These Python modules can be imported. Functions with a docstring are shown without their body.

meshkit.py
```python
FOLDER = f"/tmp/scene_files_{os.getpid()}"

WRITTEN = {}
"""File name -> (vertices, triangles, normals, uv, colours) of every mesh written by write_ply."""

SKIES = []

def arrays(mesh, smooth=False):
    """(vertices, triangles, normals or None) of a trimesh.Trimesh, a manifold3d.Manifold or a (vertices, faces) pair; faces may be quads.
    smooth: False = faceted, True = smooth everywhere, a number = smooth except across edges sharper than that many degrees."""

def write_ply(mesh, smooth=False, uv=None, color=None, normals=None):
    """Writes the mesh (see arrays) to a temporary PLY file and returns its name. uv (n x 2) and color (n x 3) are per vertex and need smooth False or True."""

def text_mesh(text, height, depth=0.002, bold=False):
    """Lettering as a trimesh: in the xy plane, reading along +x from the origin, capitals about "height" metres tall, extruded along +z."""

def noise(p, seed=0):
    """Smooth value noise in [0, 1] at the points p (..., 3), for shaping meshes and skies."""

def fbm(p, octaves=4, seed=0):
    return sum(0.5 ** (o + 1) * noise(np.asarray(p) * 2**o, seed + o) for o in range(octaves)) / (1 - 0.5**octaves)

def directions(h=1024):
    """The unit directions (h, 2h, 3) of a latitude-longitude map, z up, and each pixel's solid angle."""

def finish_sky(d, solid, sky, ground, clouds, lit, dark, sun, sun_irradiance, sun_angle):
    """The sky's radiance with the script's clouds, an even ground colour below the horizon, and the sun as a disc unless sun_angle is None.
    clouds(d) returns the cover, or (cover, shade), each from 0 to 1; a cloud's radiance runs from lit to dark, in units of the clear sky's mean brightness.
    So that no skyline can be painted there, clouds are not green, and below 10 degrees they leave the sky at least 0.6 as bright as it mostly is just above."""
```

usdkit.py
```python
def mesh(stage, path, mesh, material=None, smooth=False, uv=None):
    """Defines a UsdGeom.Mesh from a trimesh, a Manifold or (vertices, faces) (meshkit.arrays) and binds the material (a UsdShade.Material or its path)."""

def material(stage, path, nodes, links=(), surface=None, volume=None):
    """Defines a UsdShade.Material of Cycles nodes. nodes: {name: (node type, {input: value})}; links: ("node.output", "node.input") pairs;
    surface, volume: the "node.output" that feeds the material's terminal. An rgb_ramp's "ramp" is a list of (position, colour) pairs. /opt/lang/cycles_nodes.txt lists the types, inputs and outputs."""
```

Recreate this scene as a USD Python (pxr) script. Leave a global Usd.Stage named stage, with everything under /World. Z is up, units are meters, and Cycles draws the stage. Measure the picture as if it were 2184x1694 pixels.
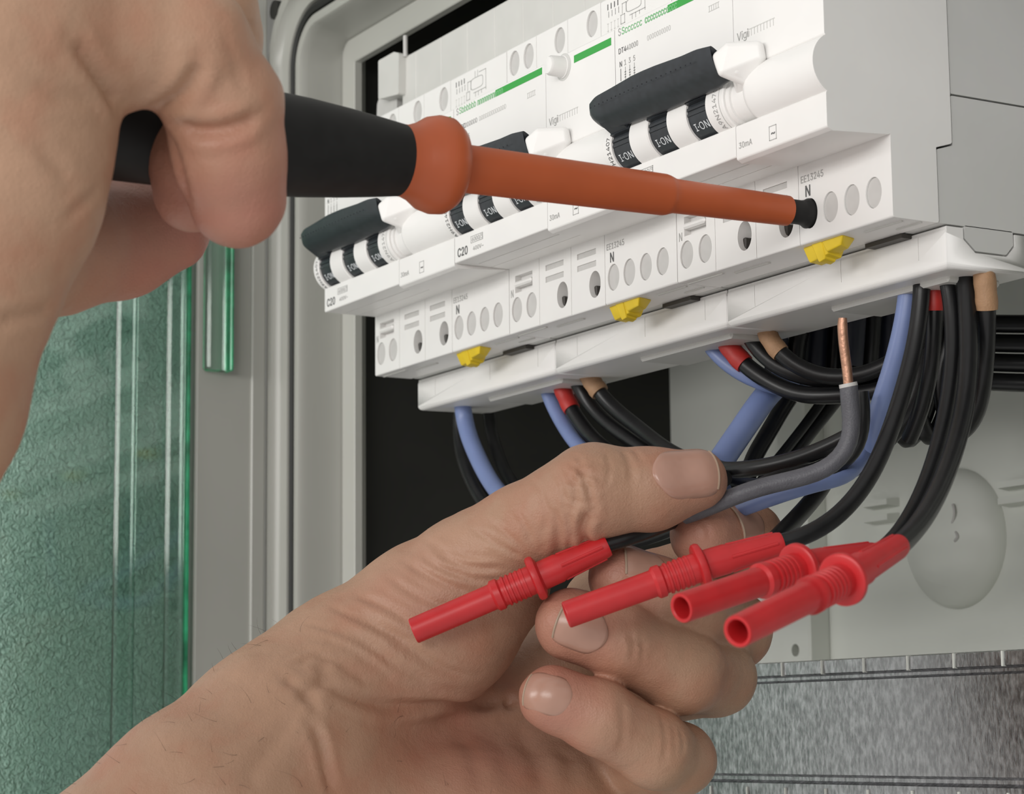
import math, random
import numpy as np, trimesh, manifold3d as m3, usdkit, meshkit
from pxr import Usd, UsdGeom, UsdLux, UsdShade, Sdf, Gf, Vt
from scipy.interpolate import CubicSpline
from scipy.spatial import cKDTree

# All lengths below are millimetres (x along the rail, y into the cabinet, z up); MM turns them into metres.
MM = 0.001
random.seed(5)
rng = np.random.default_rng(11)
stage = Usd.Stage.CreateInMemory()
UsdGeom.SetStageUpAxis(stage, UsdGeom.Tokens.z)
UsdGeom.SetStageMetersPerUnit(stage, 1.0)
UsdGeom.Xform.Define(stage, "/World")
UsdGeom.Scope.Define(stage, "/World/Looks")

# ---------------------------------------------------------------- camera, light, exposure
CAM_POS = np.array([680.522, -344.492, -164.338])
CAM_ROT = np.array([[0.5031815137, 0.8641184950, -0.0103726019],      # right
                    [-0.1313419308, 0.0646068182, -0.9892296276],     # down
                    [-0.8541414763, 0.4991244190, 0.1460039482]])     # forward
cam = UsdGeom.Camera.Define(stage, "/World/camera")
r_, d_, f_ = CAM_ROT
cam.AddTransformOp().Set(Gf.Matrix4d(*r_, 0, *(-d_), 0, *(-f_), 0, *(CAM_POS * MM), 1))
cam.CreateHorizontalApertureAttr(36.0)
cam.CreateVerticalApertureAttr(36.0 * 1694 / 2184)
cam.CreateFocalLengthAttr(36.0 * 4891.166 / 2184)
cam.CreateClippingRangeAttr(Gf.Vec2f(0.02, 50))
cam.CreateFStopAttr(36.0)
cam.CreateFocusDistanceAttr(0.60)
cam.CreateExposureAttr(0.0)

dome = UsdLux.DomeLight.Define(stage, "/World/room_light")
dome.CreateColorAttr(Gf.Vec3f(1.0, 0.985, 0.955))
dome.CreateIntensityAttr(0.22)


def rect_light(name, pos, target, w, h, intensity, color=(1, 1, 1)):
    l = UsdLux.RectLight.Define(stage, "/World/" + name)
    l.CreateWidthAttr(w * MM); l.CreateHeightAttr(h * MM)
    l.CreateIntensityAttr(intensity); l.CreateColorAttr(Gf.Vec3f(*color))
    p, t = np.array(pos, float), np.array(target, float)
    z = p - t; z /= np.linalg.norm(z)
    x = np.cross([0, 0, 1.0], z); x /= np.linalg.norm(x); y = np.cross(z, x)
    l.AddTransformOp().Set(Gf.Matrix4d(*x, 0, *y, 0, *z, 0, *(p * MM), 1))
    return l


rect_light("room_lamp", (540, -1250, 130), (150, 0, -60), 1900, 260, 8.5, (1.0, 0.98, 0.95))

# ---------------------------------------------------------------- helpers
used = {}


def numbered(path):
    n = used.get(path, 0); used[path] = n + 1
    return path if n == 0 else "%s_%03d" % (path, n)


ORIGIN = {}


def tag(prim, label=None, cat=None, group=None, kind=None):
    for k, v in (("label", label), ("category", cat), ("group", group), ("kind", kind)):
        if v: prim.SetCustomDataByKey(k, v)
    return prim


def thing(name, label, cat, at=(0, 0, 0), group=None, kind=None):
    p = numbered("/World/" + name)
    x = UsdGeom.Xform.Define(stage, p)
    x.AddTranslateOp().Set(Gf.Vec3d(*(np.array(at, float) * MM)))
    ORIGIN[p] = np.array(at, float)
    return tag(x.GetPrim(), label, cat, group, kind)


def obj(name, mesh, material, parent=None, smooth=35, label=None, kind=None):
    """One Mesh prim; mesh is in world millimetres."""
    if parent is None:
        p = numbered("/World/" + name); o = np.zeros(3)
    else:
        pp = str(parent.GetPath()); p = numbered(pp + "/" + name)
        o = ORIGIN["/".join(pp.split("/")[:3])]
    v, f, n = meshkit.arrays(mesh, smooth)
    m = usdkit.mesh(stage, p, ((v - o) * MM, f), material)
    if n is not None:
        m.CreateNormalsAttr(Vt.Vec3fArray.FromNumpy(n.astype(np.float32))); m.SetNormalsInterpolation("vertex")
    return tag(m.GetPrim(), label, None, None, kind)


def join(*ms):
    out = []
    for m in ms:
        if m is None: continue
        if hasattr(m, "to_mesh"):
            q = m.to_mesh(); m = trimesh.Trimesh(q.vert_properties[:, :3], q.tri_verts, process=False)
        elif isinstance(m, tuple):
            m = trimesh.Trimesh(np.asarray(m[0]), np.asarray(m[1]), process=False)
        out.append(m)
    return trimesh.util.concatenate(out)


def mapped(man, M):
    return man.transform(np.array(M, float))


def prism_x(poly, x0, x1, r=0.0):
    """Polygon in (y, z) extruded along x; r rounds its convex corners."""
    c = m3.CrossSection([np.array(poly, float)], m3.FillRule.NonZero)
    if r: c = c.offset(-r, m3.JoinType.Miter).offset(r, m3.JoinType.Round, 2.0, 20)
    return mapped(m3.Manifold.extrude(c, x1 - x0), [[0, 0, 1, x0], [1, 0, 0, 0], [0, 1, 0, 0]])


def prism_y(poly, y0, y1, r=0.0):
    """Polygon in (x, z) extruded along +y."""
    c = m3.CrossSection([np.array(poly, float)], m3.FillRule.NonZero)
    if r: c = c.offset(-r, m3.JoinType.Miter).offset(r, m3.JoinType.Round, 2.0, 20)
    return mapped(m3.Manifold.extrude(c, y1 - y0), [[1, 0, 0, 0], [0, 0, -1, y1], [0, 1, 0, 0]])


def prism_z(poly, z0, z1, r=0.0):
    c = m3.CrossSection([np.array(poly, float)], m3.FillRule.NonZero)
    if r: c = c.offset(-r, m3.JoinType.Miter).offset(r, m3.JoinType.Round, 2.0, 20)
    return m3.Manifold.extrude(c, z1 - z0).translate((0, 0, z0))


def box(x0, x1, y0, y1, z0, z1):
    return m3.Manifold.cube((x1 - x0, y1 - y0, z1 - z0)).translate((x0, y0, z0))


def cbox(x0, x1, y0, y1, z0, z1, c=0.4):
    """Box with chamfered edges."""
    return m3.Manifold.batch_hull([box(x0 + c, x1 - c, y0 + c, y1 - c, z0, z1), box(x0 + c, x1 - c, y0, y1, z0 + c, z1 - c), box(x0, x1, y0 + c, y1 - c, z0 + c, z1 - c)])


def cyl_y(x, z, rx, rz, y0, y1, n=36):
    return m3.Manifold.cylinder(y1 - y0, 1, 1, n).scale((rx, rz, 1)).transform(np.array([[1, 0, 0, x], [0, 0, -1, y1], [0, 1, 0, z]], float))


def cyl_x(y, z, r, x0, x1, n=48):
    return m3.Manifold.cylinder(x1 - x0, r, r, n).transform(np.array([[0, 0, 1, x0], [1, 0, 0, y], [0, 1, 0, z]], float))


def frame_of(t):
    t = np.asarray(t, float); t = t / np.linalg.norm(t)
    a = np.cross(t, [0, 0, 1.0] if abs(t[2]) < 0.9 else [1.0, 0, 0]); a /= np.linalg.norm(a)
    return t, a, np.cross(t, a)


def lathe(p0, p1, profile, n=40, cap=True):
    """profile: (distance from p0, radius) pairs along the axis p0 -> p1."""
    t, a, b = frame_of(np.subtract(p1, p0))
    ang = np.arange(n) * 2 * np.pi / n
    ring = np.cos(ang)[:, None] * a + np.sin(ang)[:, None] * b
    v = np.concatenate([np.array(p0) + s * t + r * ring for s, r in profile])
    k = len(profile)
    i, j = np.meshgrid(np.arange(k - 1), np.arange(n), indexing="ij")
    q = np.stack([i * n + j, (i + 1) * n + j, (i + 1) * n + (j + 1) % n, i * n + (j + 1) % n], -1).reshape(-1, 4)
    f = np.vstack([q[:, [0, 2, 1]], q[:, [0, 3, 2]]])
    if cap:
        for s, e in ((0, profile[0]), (k - 1, profile[-1])):
            if e[1] < 1e-6: continue
            v = np.vstack([v, np.array(p0) + e[0] * t]); c = len(v) - 1
            r0 = s * n + np.arange(n); r1 = s * n + (np.arange(n) + 1) % n
            f = np.vstack([f, np.stack([np.full(n, c), r0, r1] if s else [np.full(n, c), r1, r0], 1)])
    m = trimesh.Trimesh(v, f, process=False)
    if m.volume < 0: m.invert()
    return m


def curve(pts, n=None, step=2.5):
    pts = np.array(pts, float)
    s = np.r_[0, np.cumsum(np.linalg.norm(np.diff(pts, axis=0), axis=1))]
    n = n or max(6, int(s[-1] / step))
    return CubicSpline(s, pts)(np.linspace(0, s[-1], n)) if len(pts) > 2 else np.linspace(pts[0], pts[-1], n)


def tube(path, r, sides=18, caps=True, flat=1.0):
    path = np.asarray(path, float); k = len(path)
    r = np.broadcast_to(r, (k,))
    t = np.gradient(path, axis=0); t /= np.linalg.norm(t, axis=1)[:, None]
    a = frame_of(t[0])[1]; A = []
    for i in range(k):
        a = a - t[i] * (a @ t[i]); a /= np.linalg.norm(a); A.append(a)
    A = np.array(A); B = np.cross(t, A)
    ang = np.arange(sides) * 2 * np.pi / sides
    v = (path[:, None] + r[:, None, None] * (np.cos(ang)[None, :, None] * A[:, None] + flat * np.sin(ang)[None, :, None] * B[:, None])).reshape(-1, 3)
    i, j = np.meshgrid(np.arange(k - 1), np.arange(sides), indexing="ij")
    q = np.stack([i * sides + j, i * sides + (j + 1) % sides, (i + 1) * sides + (j + 1) % sides, (i + 1) * sides + j], -1).reshape(-1, 4)
    f = np.vstack([q[:, [0, 1, 2]], q[:, [0, 2, 3]]])
    if caps:
        for e, s in ((0, 0), (k - 1, (k - 1) * sides)):
            v = np.vstack([v, path[e]]); c = len(v) - 1
            r0 = s + np.arange(sides); r1 = s + (np.arange(sides) + 1) % sides
            f = np.vstack([f, np.stack([np.full(sides, c), r1, r0] if e == 0 else [np.full(sides, c), r0, r1], 1)])
    return trimesh.Trimesh(v, f, process=False)


def front_text(text, x, y, z, h, bold=False, narrow=1.0, thick=0.06):
    """Flat lettering on a face that looks towards -y: starts at x, baseline z."""
    m = meshkit.text_mesh(text, h, thick, bold)
    v = m.vertices
    return trimesh.Trimesh(np.c_[x + v[:, 0] * narrow, y - v[:, 2], z + v[:, 1]], m.faces, process=False)


def arc_text(text, x, cy, cz, r, a0, h, along=True, bold=False, narrow=1.0, thick=0.06):
    """Lettering wrapped on a cylinder about the x axis. along: reads up round the arc; else reads along +x. a0: angle from -y, up positive."""
    m = meshkit.text_mesh(text, h, thick, bold); v = m.vertices
    if along: s, px = v[:, 0] * narrow, x - v[:, 1]
    else: s, px = v[:, 1], x + v[:, 0] * narrow
    ang = a0 + s / r
    return trimesh.Trimesh(np.c_[px, cy - (r + v[:, 2]) * np.cos(ang), cz + (r + v[:, 2]) * np.sin(ang)], m.faces, process=False)


# ---------------------------------------------------------------- materials
def mat(name, base, rough=0.5, var=0.0, vscale=40, bump=0.0, bscale=400, bdetail=3, **kw):
    """Principled with an optional noise variation of tone and an optional noise relief."""
    nodes = {"p": ("principled_bsdf", {"base_color": base, "roughness": rough, **kw}), "g": ("geometry", {})}
    links = []
    if var:
        nodes["n"] = ("noise_texture", {"scale": vscale, "detail": 2.0})
        lo = tuple(c * (1 - var) for c in base); hi = tuple(min(1, c * (1 + var)) for c in base)
        nodes["r"] = ("rgb_ramp", {"ramp": [(0.3, lo), (0.7, hi)]})
        links += [("g.position", "n.vector"), ("n.fac", "r.fac"), ("r.color", "p.base_color")]
    if bump:
        nodes["bn"] = ("noise_texture", {"scale": bscale, "detail": float(bdetail)})
        nodes["b"] = ("bump", {"strength": bump, "distance": 0.0004})
        links += [("g.position", "bn.vector"), ("bn.fac", "b.height"), ("b.normal", "p.normal")]
    return usdkit.material(stage, "/World/Looks/" + name, nodes, links, surface="p.BSDF")


WHITE = mat("white_plastic", (0.80, 0.79, 0.775), 0.42, var=0.015, vscale=60)
CAPW = mat("grey_cap_plastic", (0.55, 0.54, 0.525), 0.5, var=0.03, vscale=300)
GREYP = mat("grey_white_plastic", (0.62, 0.615, 0.59), 0.45, var=0.03, vscale=80)
SIDEW = mat("side_plastic", (0.60, 0.60, 0.585), 0.5, var=0.015, vscale=60)
CAB = mat("cabinet_grey", (0.36, 0.36, 0.33), 0.32, var=0.03, vscale=20)
CABL = mat("cabinet_light_grey", (0.44, 0.44, 0.405), 0.4, var=0.03, vscale=20)
CABIN = mat("inner_grey", (0.74, 0.76, 0.71), 0.45, var=0.03, vscale=25)
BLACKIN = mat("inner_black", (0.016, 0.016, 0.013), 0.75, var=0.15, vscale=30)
RUBBER = mat("black_rubber", (0.012, 0.012, 0.011), 0.55)
TOGGLE = mat("toggle_anthracite", (0.020, 0.024, 0.029), 0.36, var=0.2, vscale=500)
INK = mat("dark_ink", (0.10, 0.10, 0.10), 0.6)
INKM = mat("faded_ink", (0.36, 0.36, 0.35), 0.6)
INKL = mat("pale_ink", (0.58, 0.58, 0.56), 0.6)
GREEN = mat("green_print", (0.035, 0.34, 0.055), 0.5)
GREENM = mat("faded_green_print", (0.18, 0.46, 0.21), 0.5)
GREENL = mat("pale_green_print", (0.48, 0.64, 0.50), 0.5)
WINK = mat("white_ink", (0.62, 0.65, 0.67), 0.6)
YELLOW = mat("yellow_plastic", (0.78, 0.56, 0.02), 0.4, var=0.08, vscale=150)
DARKHOLE = mat("dark_terminal_metal", (0.05, 0.045, 0.04), 0.5)
BLACKW = mat("black_insulation", (0.009, 0.009, 0.010), 0.33, specular_ior_level=0.4, var=0.2, vscale=200)
GREYW = mat("dark_grey_insulation", (0.10, 0.10, 0.115), 0.45, var=0.1, vscale=300, bump=0.3, bscale=2000)
NAVYW = mat("navy_insulation", (0.012, 0.014, 0.028), 0.45)
BLUEW = mat("blue_insulation", (0.19, 0.25, 0.47), 0.38, var=0.06, vscale=100)
REDS = mat("red_sleeve", (0.45, 0.025, 0.02), 0.5, var=0.08, vscale=300)
TANS = mat("tan_sleeve", (0.38, 0.22, 0.12), 0.6, var=0.1, vscale=300, bump=0.3, bscale=2000)
REDP = mat("red_plug_plastic", (0.52, 0.018, 0.022), 0.40, var=0.06, vscale=200)
COPPER = mat("bare_copper", (0.58, 0.33, 0.23), 0.45, var=0.12, vscale=400, metallic=1.0, bump=0.3, bscale=1200)
ORANGE = mat("orange_insulation", (0.44, 0.088, 0.024), 0.42, var=0.04, vscale=100)
GRIP = mat("black_grip", (0.010, 0.010, 0.010), 0.55, specular_ior_level=0.3, var=0.2, vscale=200)
NAIL = mat("nail", (0.43, 0.245, 0.185), 0.26, var=0.05, vscale=150, bump=0.12, bscale=500)
HAIR = mat("arm_hair", (0.035, 0.022, 0.014), 0.5)
NAILTIP = mat("nail_edge", (0.38, 0.275, 0.20), 0.45)


def skin(name, base, red):
    g = {"g": ("geometry", {}), "n1": ("noise_texture", {"scale": 55.0, "detail": 3.0, "roughness": 0.6}),
         "r1": ("rgb_ramp", {"ramp": [(0.33, (base[0] * 0.98, base[1] * 0.83, base[2] * 0.80)), (0.55, base), (0.75, tuple(c * 1.07 for c in base))]}),
         "at": ("attribute", {"attribute": "flush"}), "mx": ("mix_color", {"b": red}),
         "v": ("voronoi_texture", {"scale": 1300.0, "feature": "distance_to_edge"}), "n2": ("noise_texture", {"scale": 900.0, "detail": 2.0}),
         "ad": ("math", {"math_type": "multiply_add", "value2": 0.8}),
         "b": ("bump", {"strength": 0.35, "distance": 0.00035}),
         "p": ("principled_bsdf", {"base_color": base, "roughness": 0.48, "specular_ior_level": 0.45})}
    l = [("g.position", "n1.vector"), ("g.position", "v.vector"), ("g.position", "n2.vector"), ("n1.fac", "r1.fac"), ("r1.color", "mx.a"), ("at.fac", "mx.fac"), ("mx.result", "p.base_color"),
         ("v.distance", "ad.value1"), ("n2.fac", "ad.value3"), ("ad.value", "b.height"), ("b.normal", "p.normal")]
    return usdkit.material(stage, "/World/Looks/" + name, g, l, surface="p.BSDF")


SKIN = skin("skin_hand", (0.41, 0.245, 0.16), (0.42, 0.165, 0.125))

# clear green door plastic: tinted transparency with a glossy surface
def clear_green(name, tint, rough=0.05):
    return usdkit.material(stage, "/World/Looks/" + name,
        {"t": ("transparent_bsdf", {"color": tint}), "g": ("glossy_bsdf", {"color": (0.9, 0.95, 0.92), "roughness": rough}),
         "f": ("fresnel", {"IOR": 1.5}), "m": ("mix_closure", {})},
        [("f.fac", "m.fac"), ("t.BSDF", "m.closure1"), ("g.BSDF", "m.closure2")], surface="m.closure")


CLEARG = clear_green("clear_green_door", (0.84, 0.955, 0.91))
CLEARR = clear_green("clear_green_rib", (0.90, 0.975, 0.945), 0.08)
EDGEG = mat("green_cut_edge", (0.04, 0.42, 0.20), 0.2, var=0.5, vscale=120, transmission_weight=0.3)
LEATHER = usdkit.material(stage, "/World/Looks/grained_grey",
    {"g": ("geometry", {}), "mp": ("mapping", {"scale": (1.0, 1.0, 1.0)}), "n": ("noise_texture", {"scale": 420.0, "detail": 2.0, "distortion": 1.6, "roughness": 0.45}),
     "b": ("bump", {"strength": 1.0, "distance": 0.0022}), "p": ("principled_bsdf", {"base_color": (0.66, 0.70, 0.68), "roughness": 0.30, "specular_ior_level": 0.7})},
    [("g.position", "mp.vector"), ("mp.vector", "n.vector"), ("n.fac", "b.height"), ("b.normal", "p.normal")], surface="p.BSDF")
GALV = usdkit.material(stage, "/World/Looks/galvanised_steel",
    {"g": ("geometry", {}), "mp": ("mapping", {"scale": (1.0, 1.0, 0.45)}), "v": ("voronoi_texture", {"scale": 520.0}), "n": ("noise_texture", {"scale": 900.0, "detail": 4.0}),
     "mx": ("math", {"math_type": "multiply_add", "value2": 0.35}),
     "r": ("rgb_ramp", {"ramp": [(0.25, (0.22, 0.22, 0.23)), (0.6, (0.36, 0.36, 0.37)), (0.9, (0.60, 0.60, 0.62))]}),
     "rr": ("map_range", {"from_min": 0.2, "from_max": 0.9, "to_min": 0.20, "to_max": 0.38}),
     "b": ("bump", {"strength": 0.30, "distance": 0.0003}), "p": ("principled_bsdf", {"metallic": 1.0, "roughness": 0.36})},
    [("g.position", "mp.vector"), ("mp.vector", "v.vector"), ("mp.vector", "n.vector"), ("v.distance", "mx.value1"), ("n.fac", "mx.value3"), ("mx.value", "r.fac"), ("mx.value", "rr.value"),
     ("r.color", "p.base_color"), ("rr.result", "p.roughness"), ("n.fac", "b.height"), ("b.normal", "p.normal")], surface="p.BSDF")

# ---------------------------------------------------------------- the cabinet
def struct(name, mesh, m, parent=None, label=None, smooth=35):
    o = obj(name, mesh, m, parent, smooth, label)
    if parent is None: tag(o, kind="structure")
    return o


YB = 160.0
t = thing("wall_back", "light grey moulded back wall of the cabinet interior", None, (100, YB, -100), kind="structure")
obj("panel", box(-62, 420, YB, YB + 4, -260, 130), CABIN, t)
pil = cbox(20.5, 37, YB - 9, YB + 0.5, -240, 100, 0.8) - cyl_y(28.7, -135.7, 2.2, 2.2, YB - 20, YB - 1)
obj("pilaster", pil, CABIN, t)
for x0 in (63, 130.5):
    for z0 in (-87.2, -92.4):
        obj("stop_nub", m3.Manifold.batch_hull([box(x0, x0 + 14, YB - 0.2, YB + 0.2, z0 - 1.5, z0 + 1.5), box(x0 + 0.6, x0 + 13.4, YB - 5, YB, z0 - 1.0, z0 + 1.0)]), CABIN, t)
dm = trimesh.creation.icosphere(4, 1.0); dm.apply_scale((23, 11, 23)); dm.apply_translation((106, YB, -102))
obj("cable_entry_dome", dm, CABIN, t, smooth=True)
for (x, z, l) in ((115, -92, 6), (116, -101, 3)):
    obj("scratch", tube(curve([(x, YB - 9.6, z), (x + 1, YB - 9.9, z - l * 0.5), (x - 0.5, YB - 9.7, z - l)], 8), 0.5, 8), CAPW, t)
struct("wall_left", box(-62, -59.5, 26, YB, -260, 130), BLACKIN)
struct("wall_right", box(420, 424, 24, YB, -260, 130), CABIN)
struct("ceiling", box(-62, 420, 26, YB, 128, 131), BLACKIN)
struct("floor", box(-62, 420, 26, YB, -262, -258), CABIN)

# window frame of the cabinet: rounded rectangular rings lofted from the opening outwards
OX0, OX1, OZ0, OZ1 = -50.0, 400.0, -235.0, 80.5


def rr_path(o, r, n=14):
    x0, x1, z0, z1 = OX0 - o, OX1 + o, OZ0 - o, OZ1 + o
    pts = []
    for cx, cz, a in ((x1 - r, z1 - r, 0), (x0 + r, z1 - r, 90), (x0 + r, z0 + r, 180), (x1 - r, z0 + r, 270)):
        for k in range(n):
            q = math.radians(a + 90 * k / (n - 1)); pts.append((cx + r * math.cos(q), cz + r * math.sin(q)))
    return np.array(pts)


def ring(profile):
    """profile: (offset from the opening, y, corner radius), closed loop."""
    loops = [np.c_[p[:, 0], np.full(len(p), y), p[:, 1]] for p, y in ((rr_path(o, r), y) for o, y, r in profile)]
    n, k = len(loops[0]), len(loops)
    v = np.concatenate(loops); f = []
    i, j = np.meshgrid(np.arange(k), np.arange(n), indexing="ij")
    q = np.stack([i * n + j, i * n + (j + 1) % n, ((i + 1) % k) * n + (j + 1) % n, ((i + 1) % k) * n + j], -1).reshape(-1, 4)
    m = trimesh.Trimesh(v, np.vstack([q[:, [0, 1, 2]], q[:, [0, 2, 3]]]), process=False)
    if m.volume < 0: m.invert()
    return m


t = thing("trim_1", "light grey window frame of the electrical cabinet", None, (-60, 10, 0), kind="structure")
obj("inner_lip", ring([(0, 20, 0.6), (0, 17.3, 0.6), (0.3, 17, 1), (9.0, 16.6, 5), (9.0, 20, 5)]), CABL, t)
obj("concave_rim", ring([(9.05, 16.4, 5), (9.6, 15.4, 8), (10.3, 12, 11), (10.8, 8.0, 12), (11.2, 4.0, 13), (11.6, 1.5, 13.5), (12.2, 0.4, 14), (13.2, 0, 15), (14.6, 0, 16), (15.6, 0.6, 16.5), (16, 3, 17), (16, 26, 17), (9.05, 26, 5)]), CAB, t)
obj("seal", ring([(16.1, 2.2, 17), (16.6, 0.4, 17.5), (18.0, -0.3, 18.5), (19.4, 0.4, 20), (19.9, 2.2, 20.5), (19.9, 8, 20.5), (16.1, 8, 17)]), RUBBER, t, label="black rubber door seal")
obj("outer_flange", ring([(20.0, 3, 21), (20.6, 0, 21.5), (24, -0.8, 24), (25.5, -2.2, 25), (26, -4, 25), (30, -4, 28), (30, 30, 28), (20, 30, 21)]), CAB, t)

# opened door: its grey hinge leaf, the clear green pane and ribs, and the grained wall seen through it
XD = -80.0
obj("cabinet_front", ring([(29.5, -1.5, 28), (160, -1.5, 40), (160, 30, 40), (29.5, 30, 28)]), CAB, t)
obj("flange_hole", lathe((-74.5, -4.3, 104), (-74.5, -0.5, 104), [(0, 3.6), (3.4, 3.6)], 28), BLACKIN, t)
t = thing("door_1", "opened clear green cabinet door with a grey hinge leaf", None, (XD, -40, 0), kind="structure")
obj("hinge_leaf", cbox(XD - 6, XD, -31.5, -4.5, -260, 320, 0.8), CAB, t)
obj("leaf_strip", cbox(XD - 0.5, XD + 1.6, -10.5, -5.0, -260, 320, 0.5), CAB, t)
obj("green_pane", box(XD - 2.5, XD, -112, -35.6, -260, 320), CLEARG, t, label="clear green tinted pane")
obj("pane_edge", cbox(XD - 3.2, XD + 1.5, -35.4, -34.0, -260, 320, 0.4), EDGEG, t, label="bright green cut edge")
obj("pane_rib", cbox(XD, XD + 3.0, -43.5, -36.4, -260, 320, 1.2), CLEARR, t)
obj("pane_rib", cbox(XD, XD + 3.0, -62.5, -54.5, -260, 320, 1.2), CLEARR, t)
obj("rib_edge", cbox(XD - 0.2, XD + 2.8, -54.9, -54.2, -260, 320, 0.4), EDGEG, t)
obj("latch_block", cbox(XD + 0.2, XD + 6, -29.5, -20.5, -33.5, 60, 1.0), CLEARR, t, label="clear green latch block")
obj("latch_edge", cbox(XD + 0.4, XD + 6.4, -20.9, -19.6, -33.5, 60, 0.4), EDGEG, t)
obj("grained_backing", box(XD - 16, XD - 12, -118, -28, -300, 320), LEATHER, t, label="grained grey sheet behind the pane")

# galvanised sheet at the bottom of the interior
prof = [(64, -143.9), (60, -144.4), (60, -147.9), (62.4, -148.6), (62.4, -149.4), (60, -150.2), (60, -176.2), (62.0, -177.0), (62.0, -178.0), (60, -178.9), (60, -192), (66, -192), (66, -143.9)]
t = thing("trim_2", "galvanised steel cover strip across the bottom of the cabinet interior", None, (100, 60, -165), kind="structure")
obj("sheet", prism_x(prof, -49, 399), GALV, t, smooth=25)
for k in range(-6, 13):
    x = 160.8 + 18.6 * k
    obj("notch", cbox(x - 0.3, x + 0.3, 59.4, 61, -148.2, -144.2, 0.12), CABIN, t)
    obj("notch", cbox(x - 0.3, x + 0.3, 59.4, 61, -184.5, -180.0, 0.12), CABIN, t)

# ---------------------------------------------------------------- the three circuit breakers with earth leakage blocks
YN, ZB, CY, CZ = -18.8, 23.7, -14.7, -9.4
HOLES_LOW = [4.5, 13.1]                     # capped screws beside the N mark
HOLES_WIRE = [30.8, 48.5]                   # open screws
HOLES_N = [58.3, 66.4, 74.7, 83.0]          # capped screws of the leakage block


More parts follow.
